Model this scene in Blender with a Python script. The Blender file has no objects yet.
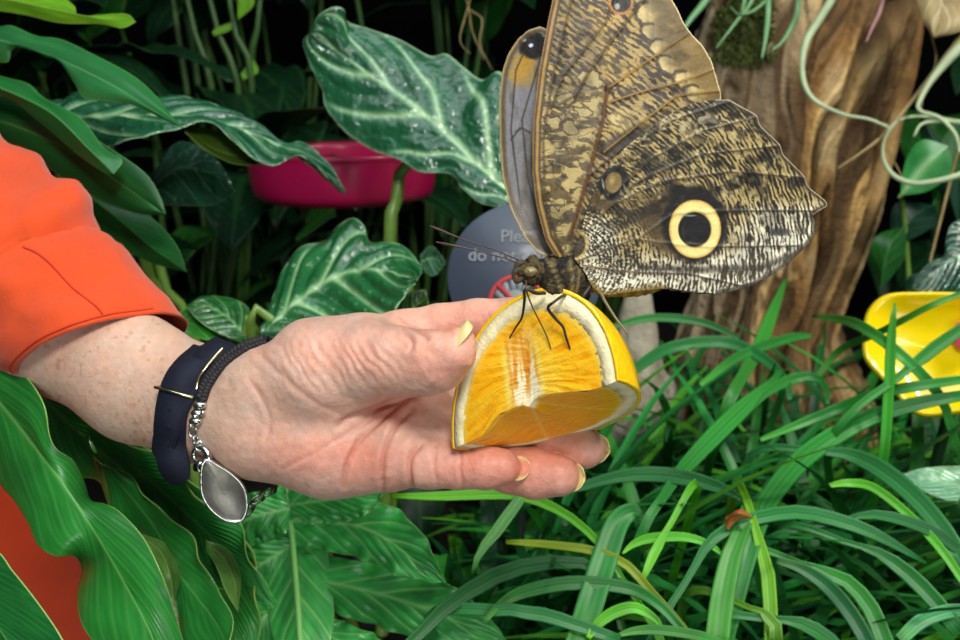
import bpy, bmesh, math, random
import numpy as np
from mathutils import Vector, Matrix

random.seed(7)
RNG = np.random.default_rng(7)
SC = bpy.context.scene
COL = SC.collection

# ------------------------------------------------------------------ camera
F_PX = 920.0
PITCH = math.radians(15)
CAM = np.array([0.0, 0.0, 0.58])
RGT = np.array([1.0, 0.0, 0.0])
FWD = np.array([0.0, math.cos(PITCH), -math.sin(PITCH)])
UPV = np.array([0.0, math.sin(PITCH), math.cos(PITCH)])
ROT = np.stack([RGT, UPV, -FWD], 1)          # camera-space -> world

def cs(u, v, d):
    """a point of the place: how far off the view axis it stands at distance d (camera space)"""
    u = np.asarray(u, float); v = np.asarray(v, float); d = np.asarray(d, float)
    return np.stack([(u - 480) / F_PX * d, (320 - v) / F_PX * d, -d + 0 * u], -1)

def c2w(p):
    return np.asarray(p, float) @ ROT.T + CAM

def P(u, v, d):
    return c2w(cs(u, v, d))

def project(w):
    c = (np.asarray(w, float) - CAM) @ ROT
    d = -c[..., 2]
    return 480 + c[..., 0] / d * F_PX, 320 - c[..., 1] / d * F_PX, d

cam_data = bpy.data.cameras.new('camera')
cam = bpy.data.objects.new('camera', cam_data)
COL.objects.link(cam)
cam_data.sensor_width = 36
cam_data.lens = 36 * F_PX / 960
cam_data.clip_start = 0.02
cam.location = CAM
cam.rotation_euler = (math.pi / 2 - PITCH, 0, 0)
cam_data.dof.use_dof = True
cam_data.dof.focus_distance = 0.41
cam_data.dof.aperture_fstop = 12.0
SC.camera = cam

# ------------------------------------------------------------------ colour + noise
def lin(c):
    c = np.asarray(c, float) / 255.0
    return np.where(c <= 0.04045, c / 12.92, ((c + 0.055) / 1.055) ** 2.4)

def L4(c):
    return tuple(lin(c)) + (1.0,)

def _hash(i, j, k, seed):
    n = (i * 374761393 + j * 668265263 + k * 2147483647 * 3 + seed * 974711) & 0xffffffff
    n = ((n ^ (n >> 13)) * 1274126177) & 0xffffffff
    n = ((n ^ (n >> 16)) * 2246822519) & 0xffffffff
    return ((n ^ (n >> 15)) & 0xffffff) / float(0xffffff) * 2 - 1

def n2(x, y, seed=0):
    x = np.asarray(x, float); y = np.asarray(y, float)
    xi = np.floor(x).astype(np.int64); yi = np.floor(y).astype(np.int64)
    fx = x - xi; fy = y - yi
    fx = fx * fx * fx * (fx * (fx * 6 - 15) + 10); fy = fy * fy * fy * (fy * (fy * 6 - 15) + 10)
    z = np.zeros_like(xi)
    a = _hash(xi, yi, z, seed); b = _hash(xi + 1, yi, z, seed)
    c = _hash(xi, yi + 1, z, seed); d = _hash(xi + 1, yi + 1, z, seed)
    return (a * (1 - fx) + b * fx) * (1 - fy) + (c * (1 - fx) + d * fx) * fy

def fbm(x, y, seed=0, oct=3):
    s = 0; a = 1.0; t = 0
    for o in range(oct):
        ca, sa = math.cos(.6 + 1.1 * o), math.sin(.6 + 1.1 * o)
        s = s + a * n2((np.asarray(x) * ca - np.asarray(y) * sa) * 2 ** o + 17 * o, (np.asarray(x) * sa + np.asarray(y) * ca) * 2 ** o - 9 * o, seed + o)
        t += a; a *= 0.5
    return s / t

def n3(x, y, z, seed=0):
    xi = np.floor(x).astype(np.int64); yi = np.floor(y).astype(np.int64); zi = np.floor(z).astype(np.int64)
    fx = x - xi; fy = y - yi; fz = z - zi
    fx = fx * fx * (3 - 2 * fx); fy = fy * fy * (3 - 2 * fy); fz = fz * fz * (3 - 2 * fz)
    r = 0
    for a in (0, 1):
        for b in (0, 1):
            for c in (0, 1):
                w = (fx if a else 1 - fx) * (fy if b else 1 - fy) * (fz if c else 1 - fz)
                r = r + w * _hash(xi + a, yi + b, zi + c, seed)
    return r

def sstep(a, b, x):
    t = np.clip((x - a) / (b - a), 0, 1)
    return t * t * (3 - 2 * t)

def mixc(c, k, m):
    return c * (1 - m[..., None]) + np.asarray(k, float) * m[..., None]

def seg_dist(u, v, pts):
    """distance from points to a polyline (all 2-D), and the parameter along it 0..1"""
    best = np.full(np.shape(u), 1e9); par = np.zeros(np.shape(u))
    pts = np.asarray(pts, float)
    ln = np.r_[0, np.cumsum(np.hypot(*(pts[1:] - pts[:-1]).T))]
    for i in range(len(pts) - 1):
        a, b = pts[i], pts[i + 1]
        e = b - a; L2 = e @ e + 1e-12
        t = np.clip(((u - a[0]) * e[0] + (v - a[1]) * e[1]) / L2, 0, 1)
        d = np.hypot(u - a[0] - t * e[0], v - a[1] - t * e[1])
        m = d < best
        best = np.where(m, d, best)
        par = np.where(m, (ln[i] + t * (ln[i + 1] - ln[i])) / ln[-1], par)
    return best, par

def in_poly(u, v, pts):
    pts = np.asarray(pts, float); r = np.zeros(np.shape(u), bool)
    j = len(pts) - 1
    for i in range(len(pts)):
        xi, yi = pts[i]; xj, yj = pts[j]
        if yi != yj:
            r ^= ((yi > v) != (yj > v)) & (u < (xj - xi) * (v - yi) / (yj - yi) + xi)
        j = i
    return r

def spline(pts, n, closed=False):
    """Catmull-Rom through pts (any dimension), n samples even in arc length"""
    p = np.asarray(pts, float)
    if len(p) == 2:
        t = np.linspace(0, 1, n)[:, None]
        return p[0] * (1 - t) + p[1] * t
    q = np.vstack([p[-1], p, p[0], p[1]]) if closed else np.vstack([2 * p[0] - p[1], p, 2 * p[-1] - p[-2]])
    out = []
    m = 24
    for i in range(len(q) - 3):
        t = np.linspace(0, 1, m, endpoint=False)[:, None]
        a, b, c, d = q[i:i + 4]
        out.append(0.5 * (2 * b + (c - a) * t + (2 * a - 5 * b + 4 * c - d) * t ** 2 + (3 * b - a - 3 * c + d) * t ** 3))
    out.append(q[-2][None])
    o = np.vstack(out)
    s = np.r_[0, np.cumsum(np.linalg.norm(o[1:] - o[:-1], axis=1))]
    x = np.linspace(0, s[-1], n)
    return np.stack([np.interp(x, s, o[:, k]) for k in range(o.shape[1])], 1)

def unit(a):
    a = np.asarray(a, float)
    return a / (np.linalg.norm(a, axis=-1, keepdims=True) + 1e-12)

# ------------------------------------------------------------------ objects
def make_mesh(name, verts, faces, cols=None, smooth=True):
    """faces: list of tuples or int array (n,4)/(n,3)"""
    me = bpy.data.meshes.new(name)
    verts = np.asarray(verts, np.float32)
    if isinstance(faces, np.ndarray):
        k = faces.shape[1]
        me.vertices.add(len(verts)); me.vertices.foreach_set('co', verts.ravel())
        me.loops.add(faces.size); me.loops.foreach_set('vertex_index', faces.astype(np.int32).ravel())
        me.polygons.add(len(faces))
        me.polygons.foreach_set('loop_start', np.arange(0, faces.size, k, dtype=np.int32))
        me.polygons.foreach_set('loop_total', np.full(len(faces), k, np.int32))
        me.update(calc_edges=True)
        me.validate()
    else:
        me.from_pydata([tuple(map(float, x)) for x in verts], [], [tuple(map(int, f)) for f in faces])
        me.update()
    if cols is not None:
        at = me.color_attributes.new('Col', 'FLOAT_COLOR', 'POINT')
        c = np.ones((len(verts), 4), np.float32)
        c[:, :3] = cols
        at.data.foreach_set('color', c.ravel())
    if smooth:
        me.polygons.foreach_set('use_smooth', np.ones(len(me.polygons), bool))
    return me

def obj(name, me, mat=None, parent=None):
    o = bpy.data.objects.new(name, me)
    COL.objects.link(o)
    if mat is not None:
        me.materials.append(mat)
    if parent is not None:
        o.parent = parent
        off = Vector(parent.location) if parent.type == 'EMPTY' else Vector((0, 0, 0))
        o.matrix_parent_inverse = Matrix.Translation(-off)
    return o

def tag(o, label, cat, group=None, kind=None):
    o['label'] = label; o['category'] = cat
    if group: o['group'] = group
    if kind: o['kind'] = kind
    return o

def thing(name, label, cat, loc, group=None):
    o = bpy.data.objects.new(name, None)
    COL.objects.link(o)
    o.location = tuple(map(float, loc)); o.empty_display_size = 0.02
    return tag(o, label, cat, group)

def struct(o):
    o['kind'] = 'structure'
    return o

def thicken(o, t, offset=0.0):
    m = o.modifiers.new('thickness', 'SOLIDIFY'); m.thickness = t; m.offset = offset
    return o

class MB:
    """collects shapes into one mesh"""
    def __init__(s): s.v = []; s.f = []; s.c = []; s.n = 0
    def add(s, v, f, col=None):
        v = np.asarray(v, float)
        s.v.append(v); s.f += [tuple(int(i) + s.n for i in x) for x in f]
        s.c.append(np.tile(np.asarray(lin(col) if col is not None else (1, 1, 1), float), (len(v), 1)) if np.ndim(col) < 2 else np.asarray(col))
        s.n += len(v)
        return s
    def grid(s, g, col=None, close_u=False, close_v=False):
        a, b = g.shape[:2]
        f = []
        for i in range(a if close_u else a - 1):
            for j in range(b if close_v else b - 1):
                f.append((i * b + j, ((i + 1) % a) * b + j, ((i + 1) % a) * b + (j + 1) % b, i * b + (j + 1) % b))
        return s.add(g.reshape(-1, 3), f, col if np.ndim(col) < 2 else np.asarray(col).reshape(-1, 3))
    def tube(s, pts, rad, seg=8, n=None, col=None, cap=True, flat=None):
        p = np.asarray(pts, float)
        rad = np.asarray(rad, float) * np.ones(len(p))
        if n:
            q = spline(np.c_[p, rad], n); p = q[:, :3]; rad = q[:, 3]
        t = unit(np.gradient(p, axis=0))
        a = np.array([0.13, -0.2, 0.97]) if abs(t[0] @ np.array([0.13, -0.2, 0.97])) < .9 else np.array([1., 0, 0])
        g = []
        x = unit(np.cross(t[0], a))
        for i in range(len(p)):
            x = unit(x - (x @ t[i]) * t[i]); y = np.cross(t[i], x)
            an = np.linspace(0, 2 * np.pi, seg, endpoint=False)
            g.append(p[i] + rad[i] * (np.cos(an)[:, None] * x + np.sin(an)[:, None] * y))
        g = np.array(g)
        k = s.n
        s.grid(g, col, close_v=True)
        if cap:
            s.f.append(tuple(k + j for j in range(seg))[::-1])
            s.f.append(tuple(k + (len(p) - 1) * seg + j for j in range(seg)))
        return s
    def ball(s, c, r, seg=14, col=None, axes=None):
        th = np.linspace(0, np.pi, seg // 2 + 2); ph = np.linspace(0, 2 * np.pi, seg, endpoint=False)
        d = np.stack([np.sin(th)[:, None] * np.cos(ph), np.sin(th)[:, None] * np.sin(ph), np.cos(th)[:, None] + 0 * ph], -1)
        r = np.asarray(r, float) * np.ones(3)
        d = d * r
        if axes is not None: d = d @ np.asarray(axes)
        return s.grid(d + np.asarray(c), col, close_v=True)
    def ribbon(s, pts, side, width, th=0.0005, n=None, col=None):
        """strip along pts with side vectors; th > 0 makes it a thin solid"""
        p = np.asarray(pts, float); w = np.asarray(width, float) * np.ones(len(p)); sd = np.asarray(side, float) * np.ones((len(p), 3))
        if n:
            q = spline(np.c_[p, w, sd], n); p, w, sd = q[:, :3], q[:, 3], q[:, 4:]
        t = unit(np.gradient(p, axis=0)); sd = unit(sd - np.sum(sd * t, 1, keepdims=True) * t)
        nn = np.cross(t, sd)
        a = p - sd * w[:, None] / 2; b = p + sd * w[:, None] / 2; h = nn * th / 2
        g = np.stack([a - h, b - h, b + h, a + h], 1)
        k = s.n
        s.grid(g, col, close_v=True)
        s.f.append((k, k + 1, k + 2, k + 3)); m = k + 4 * (len(p) - 1); s.f.append((m + 3, m + 2, m + 1, m))
        return s
    def build(s, name, mat=None, parent=None, smooth=True, cols=False, outward=False):
        me = make_mesh(name, np.vstack(s.v), s.f, np.vstack(s.c) if cols else None, smooth)
        if outward:
            bm = bmesh.new(); bm.from_mesh(me); bmesh.ops.recalc_face_normals(bm, faces=bm.faces); bm.to_mesh(me); bm.free()
        return obj(name, me, mat, parent)

# ------------------------------------------------------------------ materials
def material(name, col=None, rough=0.5, vcol=False, bump=None, mottle=None, sss=0, sss_scale=.004, sss_rad=(1.0, 0.35, 0.18), spec=0.5, metal=0, trans=0, coat=0, trans_col=None, sheen=0):
    """principled material; vcol reads the surface's own colours; bump = (scale, strength, stretch); mottle = (scale, dark colour factor)"""
    m = bpy.data.materials.new(name); m.use_nodes = True
    nt = m.node_tree; N = nt.nodes; K = nt.links
    b = N['Principled BSDF']
    b.inputs['Roughness'].default_value = rough
    b.inputs['Specular IOR Level'].default_value = spec
    b.inputs['Metallic'].default_value = metal
    b.inputs['Coat Weight'].default_value = coat
    b.inputs['Coat Roughness'].default_value = 0.12
    if sheen:
        b.inputs['Sheen Weight'].default_value = sheen
    tc = N.new('ShaderNodeTexCoord')
    src = None
    if vcol:
        a = N.new('ShaderNodeVertexColor'); a.layer_name = 'Col'; src = a.outputs['Color']
    else:
        r = N.new('ShaderNodeRGB'); r.outputs[0].default_value = L4(col); src = r.outputs[0]
    if mottle:
        t = N.new('ShaderNodeTexNoise'); t.inputs['Scale'].default_value = mottle[0]; t.inputs['Detail'].default_value = 5
        K.new(tc.outputs['Object'], t.inputs['Vector'])
        rp = N.new('ShaderNodeMapRange'); rp.inputs['From Min'].default_value = .3; rp.inputs['From Max'].default_value = .7
        rp.inputs['To Min'].default_value = mottle[1]; rp.inputs['To Max'].default_value = 1.08
        K.new(t.outputs['Fac'], rp.inputs['Value'])
        mx = N.new('ShaderNodeVectorMath'); mx.operation = 'SCALE'
        K.new(src, mx.inputs[0]); K.new(rp.outputs[0], mx.inputs['Scale']); src = mx.outputs[0]
    K.new(src, b.inputs['Base Color'])
    if sss:
        b.inputs['Subsurface Weight'].default_value = sss
        b.inputs['Subsurface Radius'].default_value = sss_rad
        b.inputs['Subsurface Scale'].default_value = sss_scale
    if bump:
        prev = None
        for (scale, strength, dist) in (bump if isinstance(bump, list) else [bump]):
            t = N.new('ShaderNodeTexNoise'); t.inputs['Scale'].default_value = scale; t.inputs['Detail'].default_value = 3
            K.new(tc.outputs['Object'], t.inputs['Vector'])
            bp = N.new('ShaderNodeBump'); bp.inputs['Strength'].default_value = strength; bp.inputs['Distance'].default_value = dist
            K.new(t.outputs['Fac'], bp.inputs['Height'])
            if prev: K.new(prev, bp.inputs['Normal'])
            prev = bp.outputs[0]
        K.new(prev, b.inputs['Normal'])
    if trans:
        tr = N.new('ShaderNodeBsdfTranslucent'); ms = N.new('ShaderNodeMixShader'); ms.inputs[0].default_value = trans
        if trans_col is not None:
            mm = N.new('ShaderNodeMix'); mm.data_type = 'RGBA'; mm.blend_type = 'MULTIPLY'; mm.inputs[0].default_value = 1
            K.new(src, mm.inputs[6]); mm.inputs[7].default_value = tuple(trans_col) + (1,)
            K.new(mm.outputs[2], tr.inputs['Color'])
        else:
            K.new(src, tr.inputs['Color'])
        K.new(b.outputs[0], ms.inputs[1]); K.new(tr.outputs[0], ms.inputs[2])
        K.new(ms.outputs[0], N['Material Output'].inputs['Surface'])
    return m
# ------------------------------------------------------------------ light and setting
SC.view_settings.view_transform = 'Standard'
SC.view_settings.look = 'None'
SC.view_settings.exposure = 0.0
SC.view_settings.gamma = 1.0
SC.view_settings.use_curve_mapping = False
SC.cycles.max_bounces = 6
SC.cycles.use_denoising = True

w = bpy.data.worlds.new('greenhouse_air'); SC.world = w; w.use_nodes = True
w.node_tree.nodes['Background'].inputs[0].default_value = (0.55, 0.8, 0.85, 1)
w.node_tree.nodes['Background'].inputs[1].default_value = 0.07

def area(name, loc, aim, size, energy, color=(1, 1, 1), sy=None, spread=180):
    l = bpy.data.lights.new(name, 'AREA'); l.energy = energy; l.color = color
    l.shape = 'RECTANGLE' if sy else 'DISK'; l.size = size; l.spread = math.radians(spread)
    if sy: l.size_y = sy
    o = bpy.data.objects.new(name, l); COL.objects.link(o)
    o.location = loc
    o.rotation_euler = (Vector(aim) - Vector(loc)).to_track_quat('-Z', 'Y').to_euler()
    return o

area('key_lamp', (0.06, -0.14, 1.12), P(520, 340, .45), 0.22, 6.3, (1.0, 0.97, 0.92))
area('skylight', (-0.05, 0.12, 1.75), (-0.05, 0.25, 0), 1.5, 11, (0.84, 0.95, 1.0), 0.8)
area('low_front_fill', (0.12, -0.75, 0.12), P(520, 400, .5), 0.9, 8.0, (0.95, 0.98, 1.0), 0.7)  # unseen fill added low in front to brighten the orange's underside
area('trunk_fill', (0.75, 0.35, 1.3), P(800, 200, 1.05), 0.2, 9.5, (1.0, 0.95, 0.82))  # unseen fill added to brighten the trunk

soil = material('soil', (30, 23, 17), .9, bump=(60, .8, .02), mottle=(25, .4))
m = MB()
g = np.stack(np.meshgrid(np.linspace(-3.2, 3.2, 110), np.linspace(-.8, 2.2, 56), indexing='ij'), -1)
z = 0.012 * fbm(g[..., 0] * 12, g[..., 1] * 12, 3)
m.grid(np.concatenate([g, z[..., None] - .015], -1))
struct(m.build('ground', soil))
dark = material('backdrop_shade', (8, 12, 9), .9, spec=.02, mottle=(6, .5))  # near-black backdrop stands in for the deep shade behind the plants
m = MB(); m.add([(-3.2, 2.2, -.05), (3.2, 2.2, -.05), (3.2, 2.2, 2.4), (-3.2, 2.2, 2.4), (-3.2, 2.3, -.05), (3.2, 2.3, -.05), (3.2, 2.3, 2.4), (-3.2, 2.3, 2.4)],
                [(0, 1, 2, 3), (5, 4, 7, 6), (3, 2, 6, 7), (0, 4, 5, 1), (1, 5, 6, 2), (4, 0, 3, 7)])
struct(m.build('dark_backdrop', dark, smooth=False))
# ------------------------------------------------------------------ owl butterfly
D_B = 0.394
HW = [(572, 256), (581, 232), (588, 205), (600, 178), (622, 150), (650, 128), (676, 110), (700, 101), (728, 99), (740, 106), (757, 115), (760, 126), (780, 144),
      (783, 155), (804, 175), (808, 187), (825, 200), (828, 206), (817, 212), (812, 216), (816, 223), (816, 232), (807, 246), (780, 270), (755, 285), (722, 294), (695, 292),
      (668, 288), (630, 292), (603, 296), (592, 287), (585, 272)]
FW = [(556, 258), (545, 240), (536, 205), (532, 170), (533, 120), (539, 70), (548, 20), (560, -35), (580, -85), (600, -104), (628, -92), (648, -58), (662, -22), (672, 0),
      (678, 10), (684, 24), (693, 36), (703, 46), (712, 62), (717, 80), (722, 97), (715, 112), (690, 130), (650, 150), (620, 180), (600, 215), (585, 240), (574, 256)]
FF = [(548, 257), (537, 252), (525, 238), (511, 211), (502, 176), (499.5, 140), (499, 100), (502, 72), (508, 54), (517, 40), (528, 30), (541, 26), (556, 34), (574, 60), (590, 100), (592, 150), (580, 210), (560, 250)]
def smooth_poly(p, n=None):
    out = []
    for i in range(len(p)):      # light corner rounding that keeps the scalloped margin
        a, b, c = np.array(p[i - 1]), np.array(p[i]), np.array(p[(i + 1) % len(p)])
        out += [b + (a - b) * .22, b * .5 + (b + (a - b) * .22) * .25 + (b + (c - b) * .22) * .25, b + (c - b) * .22]
    return np.array(out)
HWp, FWp, FFp = smooth_poly(HW), smooth_poly(FW), smooth_poly(FF)

HW_VEINS = [[(576, 262), (600, 252), (634, 239), (661, 243), (720, 247), (800, 246)], [(586, 266), (620, 271), (648, 273), (688, 274), (742, 286), (760, 281)],
            [(640, 238), (662, 222), (676, 213), (740, 211), (818, 211)], [(583, 235), (612, 205), (660, 182), (729, 172), (806, 178)],
            [(600, 215), (640, 180), (700, 155), (780, 146)], [(612, 195), (650, 160), (700, 132), (758, 117)], [(585, 228), (600, 190), (630, 150), (668, 122), (728, 102)]]
FW_VEINS = [[(560, 250), (545, 200), (543, 140), (552, 80), (566, 20), (585, -50)], [(570, 235), (590, 170), (603, 120), (608, 86)],
            [(552, 105), (563, 75), (590, 42), (606, 22), (625, -20)], [(556, 106), (575, 95), (590, 70), (612, 40), (650, -8)], [(608, 88), (640, 66), (672, 44), (690, 32)],
            [(610, 102), (640, 92), (680, 82), (716, 68)], [(604, 152), (634, 128), (676, 96), (722, 90)], [(590, 175), (620, 150), (660, 128), (700, 112)]]

def ellip(u, v, cx, cy, rx, ry, ang=0):
    c, s = math.cos(ang), math.sin(ang)
    x = (u - cx) * c + (v - cy) * s; y = -(u - cx) * s + (v - cy) * c
    return np.hypot(x / rx, y / ry)

def ripple(u, v, s, q, lam, seed, bias=0.0, soft=.42):
    """short broken wavy bars: s runs across the bars, q along them"""
    ss = s + 2.0 * fbm(u / 12, v / 12, seed, 2) + .5 * n2(u / 4, v / 4, seed + 5)
    st = .50 * np.sin(2 * np.pi * ss / lam) + 1.0 * n2(ss / (lam * .40), q / (lam * 1.25), seed + 9) + .35 * n2(u / 1.5, v / 1.5, seed + 11) + .55 * fbm(u / 13, v / 13, seed + 13, 2)
    return sstep(-soft + bias, soft + bias, st)

def TONE_H(u, v, c):
    """patchy darkening of the scales over the upper half, pale flecks between; the eyes keep their own colours"""
    keep = np.maximum(1 - sstep(.9, 1.1, ellip(u, v, 694, 224, 33, 38)), np.maximum(1 - sstep(1.0, 1.15, ellip(u, v, 695, 229, 26, 29)), 1 - sstep(.9, 1.1, ellip(u, v, 613, 182, 10, 12))))
    upper = 1 - sstep(-30, 20, v - (232 - .05 * (u - 600)))
    dk = sstep(-.05, .35, fbm(u / 17, v / 12, 881, 3)) * (.12 + .36 * upper)
    out = c * np.array([1.0, .975, .90]) * (1 - dk)[..., None]
    fl = sstep(.22, .5, fbm(u / 8, v / 8, 887, 2)) * upper * (v < 200)
    out = mixc(out, (200, 188, 142), fl * .6 * sstep(.2, .6, n2(u / 2.2, v / 3.4, 889) * .5 + .5))
    return out * (1 - keep[..., None]) + c * keep[..., None]

def paint_hind(u, v):
    r = np.hypot(u - 572, v - 262)
    light = np.tile(np.array([184., 168, 122]), u.shape + (1,)).reshape(u.shape + (3,))
    low = sstep(-14, 16, v - (262 - .10 * (u - 600)))                    # pale band along the lower edge
    right = sstep(725, 770, u) * sstep(195, 215, v)
    light = mixc(light, (232, 233, 228), np.clip(low * .95 + right * .8, 0, 1))
    light = mixc(light, (230, 230, 222), (1 - sstep(.4, 1.15, ellip(u, v, 596, 240, 26, 34))) * .9)
    darkc = np.tile(np.array([44., 38, 28]), u.shape + (1,)).reshape(u.shape + (3,))
    darkc = mixc(darkc, (70, 62, 48), low)
    lam = 5.4 + .8 * n2(u / 40, v / 40, 3)
    k = ripple(u, v, r, np.arctan2(v - 262, u - 572) * 150, 4.0, 21, .0, .75)
    # dark zones of the pattern
    zone = sstep(.5, 1.1, 1.25 - ellip(u, v, 712, 130, 60, 36, .5)) * .95
    zone = np.maximum(zone, .6 * (1 - sstep(.5, 1.1, ellip(u, v, 655, 205, 48, 22, -.35))))
    zone = np.maximum(zone, .35 * (1 - sstep(.6, 1.1, ellip(u, v, 700, 180, 70, 18, .1))))
    blot = sstep(-.12, .3, fbm(u / 11, v / 11, 71, 3) - .05)
    k = k * (1 - zone * blot)
    c = darkc * (1 - k[..., None]) + light * k[..., None]
    c = mixc(c, (86, 72, 44), .62 * (1 - sstep(.55, 1.15, ellip(u, v, 652, 208, 46, 20, -.3))) * (.6 + .4 * n2(u / 6, v / 6, 4)))
    c = mixc(c, (168, 148, 92), .55 * (1 - sstep(.3, 1.1, ellip(u, v, 640, 160, 34, 24, -.6))) * k)
    # bright white smear right of the big eye
    c = mixc(c, (222, 224, 216), .55 * (1 - sstep(.3, 1.2, ellip(u, v, 752, 232, 30, 12, -.1))) * k)
    c = mixc(c, (40, 42, 52), .8 * (1 - sstep(.5, 1.1, ellip(u, v, 780, 232, 13, 5))) * (.5 + .5 * k))
    # grey-white wavy spots along the front edge
    e = sstep(.1, .5, n2(u / 6.5, v / 8, 33)) * (1 - sstep(.5, 1.1, ellip(u, v, 690, 122, 40, 16, .1)))
    c = mixc(c, (196, 190, 170), e * .75)
    for q in HW_VEINS:
        d, t = seg_dist(u, v, q)
        c = mixc(c, (44, 34, 22), .6 * np.exp(-(d / 1.0) ** 2)); c = mixc(c, (150, 126, 78), .6 * np.exp(-(d / .7) ** 2) * sstep(.7, .2, t))
    d, t = seg_dist(u, v, [(642, 268), (700, 270), (760, 268), (800, 252)])
    c = mixc(c, (52, 46, 38), .65 * np.exp(-(d / 4) ** 2))
    # large eye: brown halo, black ring, yellow ring, pupil
    c = mixc(c, (92, 76, 48), .85 * (1 - sstep(.8, 1.12, ellip(u, v, 684, 222, 42, 38))))
    c = mixc(c, (70, 58, 36), .5 * (1 - sstep(.7, 1.1, ellip(u, v, 668, 214, 30, 24))))
    c = mixc(c, (14, 12, 10), 1 - sstep(.88, 1.08, ellip(u, v, 694.5, 224.5, 33, 38) + .04 * n2(u / 4, v / 4, 8)))
    ey = ellip(u, v, 695, 229, 26.2, 29.5)
    ring = np.tile(np.array([236., 216, 142]), u.shape + (1,)).reshape(u.shape + (3,))
    ring = mixc(ring, (208, 168, 84), sstep(.86, 1.0, ey)); ring = mixc(ring, (190, 156, 84), sstep(.68, .60, ey))
    m = 1 - sstep(.96, 1.03, ey); c = c * (1 - m[..., None]) + ring * m[..., None]
    pu = ellip(u, v, 694.5, 229.5, 16.2, 17.2)
    c = mixc(c, (7, 8, 10), 1 - sstep(.95, 1.05, pu))
    c = mixc(c, (70, 84, 98), .75 * (1 - sstep(.0, .16, np.abs(ellip(u, v, 697, 230, 16, 16.5) - .85))) * sstep(688, 680, u) * sstep(216, 226, v))
    spk = sstep(.72, .9, n2(u / 1.3, v / 1.3, 55)) * (pu < .9)
    c = mixc(c, (120, 135, 150), spk * .2)
    c = mixc(c, (150, 165, 175), .8 * (1 - sstep(.4, 1.1, ellip(u, v, 690, 215.5, 9, 1.5))))  # pale glossy highlight painted across the top of the pupil
    # dark cap above the large eye with pale crescent
    c = mixc(c, (24, 20, 15), .75 * (1 - sstep(.5, 1.1, ellip(u, v, 688, 192, 26, 8, .1))))
    c = mixc(c, (196, 168, 104), .9 * (1 - sstep(.5, 1.1, ellip(u, v, 678, 182.5, 8, 3, .1))))
    # small eye
    c = mixc(c, (160, 130, 66), .95 * (1 - sstep(.85, 1.1, ellip(u, v, 604, 199, 14, 11, -.5))))
    c = mixc(c, (16, 13, 9), 1 - sstep(.9, 1.1, ellip(u, v, 613.5, 183, 15.5, 17.5, .25)))
    c = mixc(c, (132, 110, 62), 1 - sstep(.85, 1.1, ellip(u, v, 613.5, 182.5, 8.5, 11, .25)))
    c = mixc(c, (186, 168, 112), .7 * (1 - sstep(.3, 1.1, ellip(u, v, 612, 180, 4, 6, .25))))
    c = mixc(c, (190, 190, 184), .8 * (1 - sstep(.6, 1.1, ellip(u, v, 603, 184, 1.2, 7, -.2))))
    # base cell: dark tongue with yellow outline
    bt = ellip(u, v, 575, 246, 11, 14, .5)
    c = mixc(c, (196, 176, 112), (1 - sstep(.1, .2, np.abs(bt - 1))) * .8); c = mixc(c, (58, 48, 34), (1 - sstep(.8, .98, bt)) * .8)
    c = TONE_H(u, v, c)
    de, te = seg_dist(u, v, np.vstack([HWp, HWp[:1]]))
    outer = ((u > 715) | (v > 262)).astype(float)
    c = mixc(c, (58, 50, 38), .75 * sstep(5.5, 2.0, de) * outer * (u > 715)); c = mixc(c, (206, 196, 164), .7 * sstep(1.6, .5, de) * outer * (u > 700) * (v < 215))
    c = mixc(c, (128, 104, 40), .8 * sstep(6, 1, de) * (v > 280) * (u < 665))
    return c

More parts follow.
